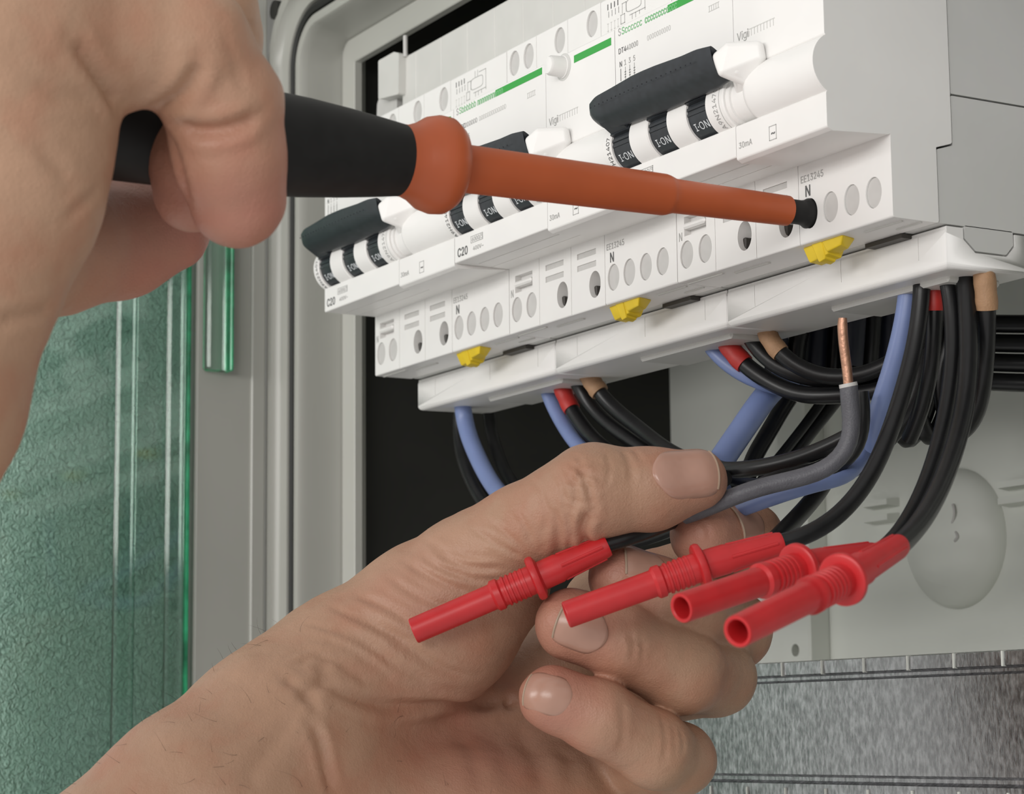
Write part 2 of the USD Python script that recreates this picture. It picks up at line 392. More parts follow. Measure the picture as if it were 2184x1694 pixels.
def breaker(X, label, name_text, code_text):
    t = thing("circuit_breaker", label, "circuit breaker", (X, 0, 0), group="circuit breakers on the rail")
    o = lambda n, m, mt, par=t, **k: obj(n, m, mt, par, **k)
    sh = lambda m: m.translate((X, 0, 0)) if hasattr(m, "to_mesh") else trimesh.Trimesh(m.vertices + [X, 0, 0], m.faces, process=False)
    prof = [(14, -44.4), (14, -25.8), (19, -24.3), (19, 44.6), (0, 44.6), (0, ZB), (YN, ZB), (YN, -2.7), (-13.6, -2.7), (-13.6, -16.1), (YN, -16.1), (YN, -24.2), (0, -24.2), (0, -44.4)]
    pv = [(14, -44.4), (14, -25.8), (19, -24.3), (19, 44.6), (0, 44.6), (0, ZB), (YN, ZB), (YN, -16.1 + 13.4), (-15, -2.7), (-15, -16.1), (YN, -16.1), (YN, -24.2), (0, -24.2), (0, -44.4)]
    left = prism_x(prof, 0.15, 53.85, 0.5)
    right = prism_x(pv, 54.05, 89.85, 0.7)
    # the leakage block's own nose stands a little lower and deeper than the breaker's
    right = right + prism_x([(YN, -16.1), (YN, -24.8), (-17.2, -25.6), (0, -24.4), (0, -16.1)], 54.05, 89.85, 0.7)
    right = right + cyl_x(CY, CZ, 7.78, 88.7, 89.85, 64)
    left = left - box(3, 52, -12.5, -11.9, -24.6, -23.9) - box(-1, 54, -6.5, -6.2, -24.6, -24.0)
    cut = []
    for x in HOLES_LOW: cut.append(cyl_y(x, -37.4, 3.05, 3.8, -1, 2.6))
    for x in HOLES_WIRE: cut.append(cyl_y(x, -37.4, 3.05, 3.9, -1, 9))
    for k, x in enumerate((4.6, 13.1, 31.2, 49.2)): cut.append(cyl_y(x, 39.3, 3.05, 3.9, -1, 4.0))
    for x0 in (3.6, 21.4, 39.1):
        if x0 < 10: cut.append(box(x0, x0 + 10.2, -1, 2.2, -32.3, -27.0))
        else:
            cut.append(box(x0, x0 + 10.2, -1, 1.1, -28.7, -27.0)); cut.append(box(x0, x0 + 10.2, -1, 1.1, -32.2, -30.5))
    for x in (17.8, 35.8): cut.append(box(x - 0.1, x + 0.1, -0.25, 0.3, -44.6, -24)); cut.append(box(x - 0.1, x + 0.1, -0.25, 0.3, 24, 45))
    left = left - m3.Manifold.batch_boolean(cut, m3.OpType.Add)
    right = right - m3.Manifold.batch_boolean([cyl_y(x, -37.1, 3.0, 3.8, -1, 2.4) for x in HOLES_N] + ([cyl_y(58.3, -37.1, 3.0, 3.8, -1, 10)] if X == 180 else []), m3.OpType.Add)
    o("breaker_body", sh(left), WHITE); lb = o("leakage_body", sh(right), WHITE)
    # barrel of the leakage block, neck, collars, drums
    bl = lathe((60.0, CY, CZ), (89.8, CY, CZ), [(0, 4.5), (0.4, 6.0), (1.4, 7.2), (3.0, 7.8), (28.8, 7.8)], 64)
    o("barrel", sh(bl), WHITE)
    o("neck", sh(lathe((53.6, CY, CZ), (62, CY, CZ), [(0, 6.9), (1.6, 6.9), (1.7, 6.3), (8.4, 6.3)], 64)), WHITE)
    for k, (a, b) in enumerate(((-1.2, 2.6), (11.3, 20.0), (28.8, 37.4), (46.0, 53.6))):
        c = o("collar", sh(lathe((a, CY, CZ), (b, CY, CZ), [(0, 5.8), (0, 7.45), (0.35, 7.8), (b - a - 0.35, 7.8), (b - a, 7.45), (b - a, 5.8)], 72)), WHITE)
        if k == 0: o("printed_code", sh(arc_text("A9H21407", 2.1, CY, CZ, 7.82, math.radians(-62), 1.5, True, False, 0.98)), INK, c)
        if k == 3:
            o("printed_code", sh(arc_text("A9N21470", 50.9, CY, CZ, 7.82, math.radians(-58), 1.6, True, False, 0.98)), INKM, c)
            o("ring_groove", sh(lathe((52.0, CY, CZ), (52.15, CY, CZ), [(0, 7.0), (0, 7.84), (0.15, 7.84), (0.15, 7.0)], 72)), INKM, c)
    for a, b in ((2.6, 11.3), (20.0, 28.8), (37.4, 46.0)):
        dr = lathe((a - 0.3, CY, CZ), (b + 0.3, CY, CZ), [(0, 6.9), (b - a + 0.6, 6.9)], 64)
        arms = []
        for a0, a1, r0, r1 in ((-8, -3, 6.5, 7.15), (3, 9, 6.5, 7.25), (16, 42, 6.3, 8.2)):
            poly = []
            for q in np.linspace(a0, a1, 7): poly.append((CY - r1 * math.cos(math.radians(q)), CZ + r1 * math.sin(math.radians(q))))
            for q in np.linspace(a1, a0, 7): poly.append((CY - r0 * math.cos(math.radians(q)), CZ + r0 * math.sin(math.radians(q))))
            arms.append(prism_x(poly[::-1], a + 0.1, b - 0.1))
        arm = m3.Manifold.batch_hull([cyl_x(CY - 5.0, CZ + 3.5, 2.2, a + 0.4, b - 0.4, 20), cyl_x(-24.5, -2.8, 2.4, a + 0.8, b - 0.8, 20)])
        g = o("toggle", sh(join(dr, arm, *arms)), TOGGLE)
        o("printed_mark", sh(arc_text("I·ON", a + 1.3, CY, CZ, 6.93, math.radians(-43), 2.0, False, False, 1.02)), WINK, g)
    # the bar that ties the three toggles: arched front, rounded left end, hollowed right end
    xs = np.linspace(-0.6, 58.5, 46); u = (xs - xs[0]) / (xs[-1] - xs[0])
    top = np.interp(u, [0, 0.03, 0.08, 0.25, 0.42, 0.6, 0.8, 0.92, 1.0], [0.2, 1.5, 2.0, 2.3, 2.8, 2.6, 1.9, 1.9, 1.6])
    bot = np.interp(u, [0, 0.03, 0.08, 0.5, 0.9, 1.0], [-0.2, -2.6, -3.6, -4.4, -4.4, -4.0])
    dep = np.interp(u, [0, 0.04, 0.12, 0.5, 0.9, 1.0], [0.6, 2.6, 3.7, 4.4, 4.2, 3.6])
    ang = np.arange(28) * 2 * np.pi / 28
    tilt = math.radians(33)
    V = []
    for i, x in enumerate(xs):
        cy = np.sign(np.cos(ang)) * np.abs(np.cos(ang)) ** 0.55 * dep[i]
        s = np.sign(np.sin(ang)) * np.abs(np.sin(ang)) ** 0.55
        cz = np.where(s > 0, s * top[i], -s * bot[i])
        Y = -26.2 + cy * math.cos(tilt) - cz * math.sin(tilt) * 0.35; Z = -1.4 + cz * math.cos(tilt * 0.4) - cy * math.sin(tilt)
        V.append(np.c_[np.full(28, x), Y, Z])
    V = np.concatenate(V); nk = len(xs)
    i, j = np.meshgrid(np.arange(nk - 1), np.arange(28), indexing="ij")
    q = np.stack([i * 28 + j, i * 28 + (j + 1) % 28, (i + 1) * 28 + (j + 1) % 28, (i + 1) * 28 + j], -1).reshape(-1, 4)
    F = np.vstack([q[:, [0, 1, 2]], q[:, [0, 2, 3]]])
    for base in (0, (nk - 1) * 28):
        c = len(V); V = np.vstack([V, V[base:base + 28].mean(0) - ([2.6, 0, 0] if base else [0, 0, 0])])
        r0 = base + np.arange(28); r1 = base + (np.arange(28) + 1) % 28
        F = np.vstack([F, np.stack([np.full(28, c), r0, r1], 1) if base else np.stack([np.full(28, c), r1, r0], 1)])
    bm = trimesh.Trimesh(V, F, process=False)
    if bm.volume < 0: bm.invert()
    bar = o("toggle_bar", sh(bm), TOGGLE, smooth=50)
    bumps = [m3.Manifold.sphere(0.22, 8).translate((x, -30.6 + 0.6 * abs(x - 28) / 28, -1.0)) for x in np.arange(5, 52, 2.1)]
    o("grip_dots", sh(join(*bumps)), TOGGLE, bar, kind="stuff")
    # white reset lever of the leakage block
    sp = lambda pts: m3.Manifold.batch_hull([m3.Manifold.sphere(r, 28).translate(p) for p, r in pts])
    lev = sp((((58.9, -27.0, -1.2), 1.5), ((60.2, -26.6, -4.9), 1.5), ((61.5, -25.6, 0.4), 1.7), ((66.0, -20.6, 0.2), 1.7), ((66.0, -20.2, -2.2), 1.8), ((62.0, -20.5, -7.0), 1.6)))
    lev2 = sp((((58.2, -20.0, -8.0), 1.5), ((62.0, -20.0, -7.0), 1.6), ((62.0, -24.0, -5.0), 1.5), ((58.6, -18.0, -9.5), 1.5)))
    o("reset_lever", sh(lev + lev2), WHITE, smooth=60)
    kn = lathe((63.6, -18.0, 19.9), (63.2, -25.0, 19.9), [(0, 3.3), (1.2, 3.2), (1.3, 3.0), (5.0, 2.8), (5.8, 2.3), (6.0, 0.0)], 40)
    o("test_button", sh(kn), WHITE, smooth=50)
    o("button_gap", sh(lathe((63.6, YN - 0.02, 19.9), (63.6, YN - 0.06, 19.9), [(0, 3.9), (0.04, 3.9)], 36)), INKL)
    # screw caps, slot bar, dark wire chambers
    for x in HOLES_LOW: o("screw_cap", sh(cyl_y(x, -37.4, 2.95, 3.7, 0.45, 2.7)), CAPW)
    for x in HOLES_N[1 if X == 180 else 0:]: o("screw_cap", sh(cyl_y(x, -37.1, 2.9, 3.7, 0.45, 2.6)), CAPW)
    for x in (4.6, 13.1, 31.2, 49.2): o("screw_cap", sh(cyl_y(x, 39.3, 2.95, 3.8, 0.6, 4.2)), CAPW)
    for x in HOLES_WIRE: o("terminal_chamber", sh(cbox(x - 3.6, x - 2.0, 1.7, 8.5, -40.9, -37.2, 0.3)), DARKHOLE)
    for x0 in (21.4, 39.1):
        for z0, z1 in ((-28.65, -27.05), (-32.15, -30.55)): o("slot_panel", sh(box(x0 + 0.05, x0 + 10.15, 0.3, 1.2, z0, z1)), CAPW)
    o("slot_bar", sh(cbox(3.7, 13.7, -0.7, 2.0, -30.5, -28.9, 0.5)), WHITE)
    # printing
    txt = lambda s, x, z, h, m, y=YN - 0.02, **k: o("printed_lettering", sh(front_text(s, x, y, z, h, **k)), m)
    txt("C20", 1.7, -22.7, 2.5, INK, narrow=0.92, bold=True); txt("400V~", 11.2, -22.4, 1.25, INKM, narrow=1.15)
    txt("6000/3", 10.5, -19.6, 1.3, INKM, narrow=1.05)
    fr = lambda x0, x1, z0, z1, w, y, m, n="printed_frame": o(n, sh(join(box(x0, x1, y - 0.05, y, z1 - w, z1), box(x0, x1, y - 0.05, y, z0, z0 + w), box(x0, x0 + w, y - 0.05, y, z0, z1), box(x1 - w, x1, y - 0.05, y, z0, z1))), m)
    fr(10.0, 17.2, -20.0, -17.9, 0.16, YN - 0.02, INKM)
    txt("30mA", 55.0, -22.3, 1.5, INKM, narrow=0.95)
    fr(67.5, 70.4, -23.2, -19.6, 0.16, YN - 0.02, INKM); txt("~", 68.1, -22.2, 1.6, INK, bold=True, narrow=1.3)
    txt("EE13245", 54.9, -28.9, 1.75, INKM, y=-0.02, narrow=0.88); txt("N", 56.5, -32.6, 2.7, INK, y=-0.02, bold=True, narrow=0.85)
    txt("N", 1.0, -33.3, 2.3, INKM, y=-0.02, narrow=0.75)
    txt("N", 4.8, -200, 0.1, INK) if False else None
    # maker's line that runs into the green stripe, type line, wiring symbol
    txt(name_text[0], 1.7, 21.0, 2.1, INKM, narrow=0.8)
    txt(name_text[1], 3.4, 21.0, 2.0, GREENM, narrow=0.9); txt(name_text[2], 14.6, 21.0, 2.0, GREENM, bold=True, narrow=0.8)
    o("green_stripe", sh(box(25.5, 52.0, YN - 0.07, YN, 20.9, 22.9)), GREEN)
    o("green_stripe", sh(box(69.2, 88.2, YN - 0.07, YN, 19.6, 21.7)), GREEN)
    txt(code_text[0], 1.7, 16.0, 1.5, INK, narrow=0.95); txt(code_text[1], 1.7 + len(code_text[0]) * 1.3, 16.0, 1.45, INKM, narrow=0.9); txt(code_text[2], 15.5, 16.0, 1.4, INKL, narrow=0.9)
    for k, ch in enumerate("N135"):
        x = 2.1 + k * 2.2
        txt(ch, x, 12.3, 1.5, INK if k == 0 else INKM, narrow=0.9)
        o("wiring_symbol", sh(join(box(x + 0.5, x + 0.72, YN - 0.06, YN, 8.4, 11.8), *([] if k == 0 else [box(x + 0.2, x + 1.0, YN - 0.06, YN, z, z + 0.25) for z in (8.9, 9.6, 10.3)]))), INK if k == 0 else INKM)
        o("wiring_symbol", sh(join(box(x + 0.1, x + 0.3, YN - 0.06, YN, 4.5, 7.0), box(x + 0.1, x + 1.8, YN - 0.06, YN, 6.8, 7.0))), INKM)
    txt("IIIII", 43.5, 15.8, 1.6, INKL, narrow=1.0)
    txt("Vigi", 55.4, 4.9, 2.1, INKM, narrow=0.95); txt("iiTTTTTTTT", 59.8, 4.9, 1.9, INKL, narrow=0.75)
    # circuit diagram on the upper terminal front
    loop = []
    for q in np.linspace(0, 2 * np.pi, 33)[:-1]:
        c, s = math.cos(q), math.sin(q); n = (abs(c) ** 5 + abs(s) ** 5) ** -0.2
        loop.append((71.2 + 3.9 * c * n, 39.2 + 1.9 * s * n))
    lp = np.array(loop + loop[:1]); inner = (lp - [71.2, 39.2]) * [0.95, 0.90] + [71.2, 39.2]
    dia = prism_y(lp[:-1], -0.06, 0.0) - prism_y(inner[:-1], -1, 1)
    seg = [box(a, b, -0.06, 0, c, d) for a, b, c, d in ((76.8, 77.0, 35.6, 42.4), (72.5, 77.0, 42.2, 42.4), (70.0, 70.2, 41.2, 43.2), (71.6, 71.8, 41.2, 43.2), (65.2, 67.4, 40.6, 40.8), (65.2, 65.4, 37.8, 40.8), (67.2, 67.4, 37.8, 40.8), (64.4, 66.6, 37.4, 37.6), (64.4, 64.6, 34.8, 37.6), (66.4, 66.6, 34.8, 37.6), (64.4, 66.6, 34.8, 35.0), (69.0, 77.0, 36.2, 36.4), (70.2, 70.4, 34.8, 36.4), (72.0, 72.2, 34.8, 36.4), (74.0, 74.2, 35.2, 36.4))]
    o("circuit_diagram", sh(join(dia, *seg)), INKM)
    for k in range(4):
        x = 57.6 + 1.75 * k
        o("circuit_diagram", sh(join(box(x, x + 0.42, -0.06, 0, 40.9, 42.6), box(x + 0.5, x + 0.65, -0.06, 0, 38.6, 40.4))), INK)
        o("circuit_diagram", sh(join(box(x - 0.3, x + 0.6, -0.06, 0, 36.8, 36.95), box(x + 0.1, x + 0.25, -0.06, 0, 33.6, 36.9), box(x - 0.3, x + 0.6, -0.06, 0, 34.6, 34.75))), INKL)
    # underside: moulded recesses, yellow wiring clip, terminal shroud with cable entries
    o("underside_rib", sh(join(box(1, 17, 2.5, 3.2, -44.75, -44.3))), GREYP)
    o("underside_rib", sh(box(19, 34, 5, 5.8, -44.75, -44.3)), GREYP); o("underside_rib", sh(box(74, 88, 4, 4.6, -44.75, -44.3)), GREYP); o("underside_rib", sh(box(80, 89, 9, 9.6, -44.75, -44.3)), GREYP)
    yc = m3.Manifold.batch_hull([m3.Manifold.sphere(0.5, 8).translate(p) for p in ((52.2, 3.0, -44.6), (61.5, 2.6, -44.6), (51.6, 8.5, -44.6), (61.0, 8.2, -44.6), (52.4, 4.4, -47.6), (60.4, 3.8, -47.0), (52.6, 7.6, -48.0), (60.2, 7.4, -47.6))])
    yc2 = m3.Manifold.batch_hull([m3.Manifold.sphere(0.5, 8).translate(p) for p in ((60.5, 2.4, -44.5), (68.0, 2.2, -44.5), (60.5, 6.6, -44.6), (66.5, 6.4, -44.6), (61.0, 3.2, -46.6), (66.6, 2.8, -46.0), (61.4, 5.8, -46.8), (65.4, 5.6, -46.4))])
    yc3 = m3.Manifold.batch_hull([m3.Manifold.sphere(0.45, 8).translate(p) for p in ((56.2, 2.4, -44.4), (59.6, 2.2, -44.4), (56.0, 8.0, -44.6), (59.4, 7.6, -44.6), (56.6, 4.0, -48.3), (58.8, 3.8, -48.0), (56.6, 7.2, -48.6), (58.6, 6.8, -48.4))])
    o("wiring_clip", sh(yc + yc2 + yc3), YELLOW, smooth=30, label="yellow wiring clip")
    shp = prism_x([(16.1, -44.8), (44, -44.8), (44, -54.6), (17.0, -55.2), (16.1, -54.4)], 0.35, 89.65, 1.4)
    front = prism_y([(0.35, -44.8), (89.65, -44.8), (89.65, -55.2), (0.35, -55.2)], 0, 70, 1.6)
    shp = (shp ^ front) + (prism_x([(16.4, -44.8), (44, -44.8), (44, -48), (16.4, -48)], 0.35, 89.65))
    tab = prism_x([(22.0, -40), (22.0, -47.4), (25.4, -50.2), (35.2, -50.2), (37.6, -47.6), (37.6, -40)], 87, 91, 0.5)
    groove = prism_x([(21.6, -40), (21.6, -47.6), (25.2, -50.6), (35.4, -50.6), (38.0, -47.8), (38.0, -40)], 88.2, 91, 0.5)
    marks = [box(x, x + 0.18, 15, 16.35, -51.5, -45.4) for x in (12.6, 49.5, 79.5)]
    o("terminal_shroud", sh(shp - groove - m3.Manifold.batch_boolean(marks, m3.OpType.Add)), WHITE, smooth=40)
    o("shroud_slot", sh(box(63, 77, 13.2, 16.6, -45.6, -44.5)), DARKHOLE)
    o("cable_entry_ledge", sh(cbox(36, 82, 23, 40, -56.3, -54.4, 0.6)), GREYP)
    rear = prism_x([(14.4, -44.3), (14.4, -26.2), (19.4, -24.7), (19.4, -12.25), (58, -12.25), (58, -44.3)], 0.4, 89.6, 0.4)
    o("rear_body", sh(rear), SIDEW); o("rear_body", sh(prism_x([(19.4, -11.75), (19.4, 44.5), (58, 44.5), (58, -11.75)], 0.4, 89.6, 0.4)), SIDEW)
    o("shroud_tab", sh(prism_x([(22.1, -44.1), (22.1, -47.3), (25.5, -50.1), (35.1, -50.1), (37.5, -47.5), (37.5, -44.1)], 87.5, 89.6, 0.5)), SIDEW)
    return t


breaker(0, "white three-toggle circuit breaker farthest from the screwdriver's tip, nearest the green door", ("S", "Sbbbbbb", "nnnnnnnnnnnn"), ("DTD", "DDDDDD", "DDDDDDDDDD"))
breaker(90, "white three-toggle circuit breaker in the middle of the row, partly behind the orange screwdriver", ("S", "Sbbbbbb", "nnnnnnnnnnnn"), ("DDDD", "DDDDDD", "DDDDDDDDDDDDD"))
breaker(180, "white three-toggle circuit breaker at the row's end that the screwdriver tip enters", ("S", "Scccccc", "cccccccccccc"), ("DT4", "40000", "0000000000"))

# comb busbar cover above the upper terminals, with its end cap and side tab
t = thing("busbar_cover", "grey-white comb busbar cover running above the upper terminals of the breakers", "busbar cover", (0, 14, 45))
body = cbox(-6, 268, 14.3, 30, 44.7, 68.2, 0.3)
obj("cover_body", body, GREYP, t)
xb = [0.2, 4.5] + [4.5 + 18.2 * k for k in range(1, 15)]
for a, b in zip(xb[1:-1], xb[2:]):
    obj("pole_tile", cbox(a + 0.1, b - 0.1, 13.6, 14.6, 44.7, 69.4, 0.25), GREYP, t)
obj("pole_tile", cbox(-5.6, 4.4, 13.6, 14.6, 44.7, 69.4, 0.25), GREYP, t)
obj("end_cap", prism_y([(-18.5, 57.6), (-3.2, 55.6), (-2.8, 70.2), (-6.5, 71.6), (-18.5, 71.6)], 10.8, 26, 0.7), GREYP, t)
obj("side_tab", prism_y([(-28.5, 44), (-12, 44), (-12, 64.2), (-18, 64.2), (-24, 62.8), (-27.3, 58.5)], 14.8, 17.5, 0.8), CAPW, t)
obj("pin", trimesh.creation.cylinder(radius=0.8, segment=[(-2.0, 13, 69), (-2.0, 13, 76.5)], sections=12), CAPW, t)
t = thing("mounting_rail", "galvanised mounting rail behind the row of circuit breakers", "rail", (100, 60, 0))
obj("rail", prism_x([(58.2, -17.5), (59.4, -17.5), (59.4, 17.5), (58.2, 17.5)], -52, 418) + box(-52, -40, 59, YB, -10, 10) + box(400, 412, 59, YB, -10, 10), GALV, t)

# ---------------------------------------------------------------- wires
WIRES = []


def wire(name, label, pts, r, m, group=None, sleeve=None, extra=None):
    """pts run from the terminal outwards; sleeve: (length mm, radius, material, label) over the first stretch. Built below, once all are known."""
    WIRES.append(dict(name=name, label=label, path=curve(pts, step=2.2), r=r, m=m, group=group, sleeve=sleeve, extra=extra))


def build_wires():
    # lay the wires against each other instead of through each other
    own = np.concatenate([np.full(len(w["path"]), i) for i, w in enumerate(WIRES)])
    rad = np.concatenate([np.full(len(w["path"]), w["r"]) for w in WIRES])
    fix = np.concatenate([np.r_[0, 0, np.clip(np.arange(len(w["path"]) - 4) / 3, 0, 1), 0.5, 0.5] for w in WIRES])
    Q = np.concatenate([w["path"] for w in WIRES]); first = Q.copy()
    at = np.cumsum([0] + [len(w["path"]) for w in WIRES])
    for it in range(80):
        pr = cKDTree(Q).query_pairs(8.0, output_type="ndarray")
        pr = pr[own[pr[:, 0]] != own[pr[:, 1]]]
        d = Q[pr[:, 0]] - Q[pr[:, 1]]; n = np.linalg.norm(d, axis=1) + 1e-6
        gap = rad[pr[:, 0]] + rad[pr[:, 1]] + 0.15 - n
        k = gap > 0; pr, d, n, gap = pr[k], d[k], n[k], gap[k]
        push = d / n[:, None] * (gap * 0.22)[:, None]
        D = np.zeros_like(Q); c = np.zeros(len(Q))
        np.add.at(D, pr[:, 0], push); np.add.at(D, pr[:, 1], -push); np.add.at(c, pr[:, 0], 1); np.add.at(c, pr[:, 1], 1)
        D /= np.maximum(c, 1)[:, None] ** 0.5
        for s0, s1 in zip(at[:-1], at[1:]):
            for _ in range(14): D[s0 + 1:s1 - 1] = 0.25 * D[s0:s1 - 2] + 0.5 * D[s0 + 1:s1 - 1] + 0.25 * D[s0 + 2:s1]
        Q = Q + D * 2.5 * fix[:, None] / np.maximum(1, rad / 2.4)[:, None] ** 2
    for i, w in enumerate(WIRES):
        p = Q[at[i]:at[i + 1]]
        p[1:-1] = 0.25 * p[:-2] + 0.5 * p[1:-1] + 0.25 * p[2:]
        t = thing(w["name"], w["label"], "wire", p[0], w["group"])
        obj("insulation", tube(p, w["r"], 20), w["m"], t, smooth=60)
        if w["sleeve"]:
            L, r, m, lab = w["sleeve"]
            s = np.r_[0, np.cumsum(np.linalg.norm(np.diff(p, axis=0), axis=1))]
            q = CubicSpline(s, p)(np.linspace(0, L, 14))
            obj("sleeve", tube(q, r * (1 + 0.03 * np.sin(np.arange(14) * 1.3)), 22), m, t, smooth=60, label=lab)
        if w["extra"]: w["extra"](t)


RS = lambda L, r: (L, r, REDS, "red marking sleeve")
TS = lambda L, r: (L, r, TANS, "tan marking sleeve")
wire("wire", "thin blue wire leaving the first breaker beside the red sleeve", [(57.7, 30.9, -50.0), (60.7, 32.6, -59.4), (68.5, 32.8, -68.6), (87.8, 28.8, -79.2), (118.2, 23.4, -88.4), (154.3, 17.0, -95.1)], 2.4, BLUEW)
wire("wire", "black wire with a red sleeve below the first breaker", [(67.8, 30.5, -51.4), (72.8, 32.3, -62.8), (83.4, 33.5, -73.3), (105.6, 30.1, -82.5), (145.7, 21.3, -91.6), (181.0, 13.1, -96.7)], 2.35, BLACKW, sleeve=RS(13, 2.75))
wire("wire", "black wire between the red and tan sleeves below the first breaker", [(76.9, 30.3, -52.0), (81.1, 34.6, -63.1), (93.8, 37.1, -72.9), (110.7, 38.6, -81.9), (134.3, 37.4, -90.2), (162.3, 30.8, -95.8), (187.6, 30.8, -97.8), (199.6, 38.2, -94.6), (211.1, 44.2, -88.3), (219.1, 47.1, -79.1), (225.6, 46.1, -65.2)], 2.3, BLACKW)
wire("wire", "black wire with a tan sleeve below the first breaker", [(84.2, 30.7, -52.3), (88.4, 34.5, -61.1), (100.1, 37.3, -70.4), (122.6, 34.8, -81.3), (151.7, 26.9, -89.6), (182.6, 17.1, -94.5), (198.1, 21.4, -93.6), (211.3, 25.2, -90.8), (221.7, 29.5, -86.1), (229.3, 32.7, -79.6), (234.3, 34.3, -69.9)], 2.25, BLACKW, sleeve=TS(8.5, 3.0))
wire("wire", "thick blue wire curving down in front of the black inner wall", [(14.3, 25.3, -52.2), (13.8, 26.8, -60.0), (22.8, 25.2, -70.6), (37.0, 22.9, -82.3), (57.0, 20.0, -92.7), (85.1, 20.9, -102.4), (117.9, 21.7, -105.0), (149.1, 20.3, -102.4), (169.8, 20.3, -97.8)], 2.9, BLUEW)
wire("wire", "black wire hanging left of the thick blue wire by the black inner wall", [(1.0, 32.5, -51.6), (1.1, 32.0, -63.0), (12.2, 29.0, -77.1), (24.9, 28.0, -88.6), (46.1, 27.1, -98.6), (73.2, 31.5, -105.4), (106.2, 34.2, -106.4), (139.3, 33.5, -102.3)], 2.6, BLACKW)
wire("wire", "black wire running behind the thick blue wire", [(1.5, 42.6, -49.4), (2.4, 43.1, -59.3), (13.6, 39.5, -70.4), (32.4, 35.3, -83.6), (54.6, 36.2, -93.3), (89.6, 36.8, -96.4), (126.9, 34.0, -94.3), (152.5, 32.7, -90.8)], 2.2, BLACKW)
wire("wire", "thin blue wire bending right below the middle breaker", [(149.3, 30.1, -52.4), (155.6, 33.1, -60.5), (162.5, 38.5, -66.1), (166.8, 46.7, -68.7), (167.0, 59.0, -68.6), (170.2, 71.9, -66.4)], 2.1, BLUEW)
wire("wire", "black wire with a red sleeve below the middle breaker", [(156.8, 30.4, -50.5), (162.7, 33.3, -60.9), (171.4, 38.4, -67.9), (185.9, 44.2, -71.8), (200.1, 52.4, -71.7), (210.3, 58.0, -65.2)], 2.4, BLACKW, sleeve=RS(13.5, 2.9))
wire("wire", "black wire between the red and tan sleeves below the middle breaker", [(165.8, 31.7, -50.5), (171.1, 35.8, -61.1), (180.5, 42.0, -68.3), (191.6, 49.5, -69.9), (201.9, 54.3, -67.4), (209.8, 61.9, -60.9)], 2.4, BLACKW)
wire("wire", "black wire with a tan sleeve below the middle breaker", [(174.4, 32.4, -50.5), (179.5, 34.0, -60.7), (186.2, 39.3, -66.8), (196.6, 45.6, -68.9), (205.5, 52.1, -66.2), (214.3, 58.9, -58.7)], 2.3, BLACKW, sleeve=TS(12, 2.7))
wire("wire", "thickest blue wire slanting down behind the thumb tip", [(155.9, 57.8, -60.9), (157.0, 49.2, -65.7), (157.9, 40.9, -73.7), (156.4, 33.4, -83.9), (158.1, 23.1, -93.8), (160.0, 12.9, -102.3)], 3.7, BLUEW)
wire("wire", "black wire slanting beside the thickest blue wire", [(152.0, 66.8, -59.4), (151.2, 59.4, -66.7), (152.7, 49.5, -78.5), (155.1, 37.4, -91.5), (159.0, 26.3, -99.1)], 2.5, BLACKW)
wire("wire", "black wire slanting down behind the copper-ended wire, the right one of two", [(155.5, 80.5, -58.9), (152.9, 71.4, -70.3), (153.4, 59.7, -82.1), (158.6, 44.5, -95.6)], 2.2, BLACKW, group=None)
wire("wire", "black wire with a bright streak slanting behind the copper-ended wire", [(155.0, 75.7, -59.2), (154.5, 66.2, -70.6), (155.5, 55.3, -81.9), (159.5, 41.5, -93.8)], 1.5, BLACKW)
def copper(t):
    cp = curve([(245.4, 3.5, -64.3), (244.7, 4.1, -70.2), (244.3, 5.1, -75.8), (243.7, 6.0, -82.1)], 12)
    obj("copper_end", tube(cp, [1.05] + [1.25] * 10 + [1.25], 16), COPPER, t, smooth=50, label="stripped bare copper end")
    obj("cut_insulation_rim", lathe((243.9, 5.7, -80.1), (243.9, 5.9, -81.0), [(0, 1.3), (0, 2.25), (0.9, 2.3), (0.9, 1.3)], 24), CAPW, t)


wire("wire", "dark grey wire with a stripped bare copper end held in the fingers", [(243.9, 5.9, -80.6), (243.3, 6.8, -87.7), (242.1, 6.8, -94.5), (239.6, 3.9, -99.4), (233.5, -3.4, -103.0), (226.8, -12.1, -105.6), (220.8, -17.7, -108.4), (213.0, -22.2, -110.9)], 2.2, GREYW, extra=copper)
wire("wire", "black wire running close behind the dark grey copper-ended wire", [(235.1, 16.7, -80.3), (234.2, 17.6, -88.3), (229.8, 18.3, -96.0), (219.7, 18.0, -99.9), (208.3, 15.0, -101.0), (197.6, 9.3, -102.9)], 2.0, BLACKW)
wire("wire", "thin blue wire passing under the dark grey wire to the fingers", [(215.7, 39.7, -87.2), (223.6, 23.7, -96.3), (226.0, 9.6, -102.6), (222.1, 0.0, -106.2), (215.0, -3.5, -108.2), (206.2, -6.0, -110.3)], 1.7, BLUEW)
wire("wire", "blue wire dropping from the screwdriver's breaker behind a black wire", [(243.6, 26.7, -51.0), (241.0, 26.1, -64.3), (236.0, 25.2, -76.8), (230.9, 25.1, -85.7), (224.7, 28.5, -92.5)], 2.6, BLUEW)
wire("wire", "black wire from the screwdriver's breaker to the second red plug", [(250.5, 24.7, -51.8), (249.7, 23.5, -65.9), (249.2, 20.1, -77.8), (249.1, 14.0, -92.1), (249.1, 5.9, -105.1), (248.6, -2.6, -113.3), (248.0, -10.4, -117.7), (245.5, -17.9, -120.2)], 2.2, BLACKW)
wire("wire", "black wire with a red sleeve below the screwdriver's breaker", [(249.7, 29.2, -51.2), (249.4, 29.3, -60.6), (246.0, 30.9, -71.8), (236.9, 34.6, -83.4), (228.2, 37.8, -90.0)], 2.1, BLACKW, sleeve=RS(9.8, 2.4))
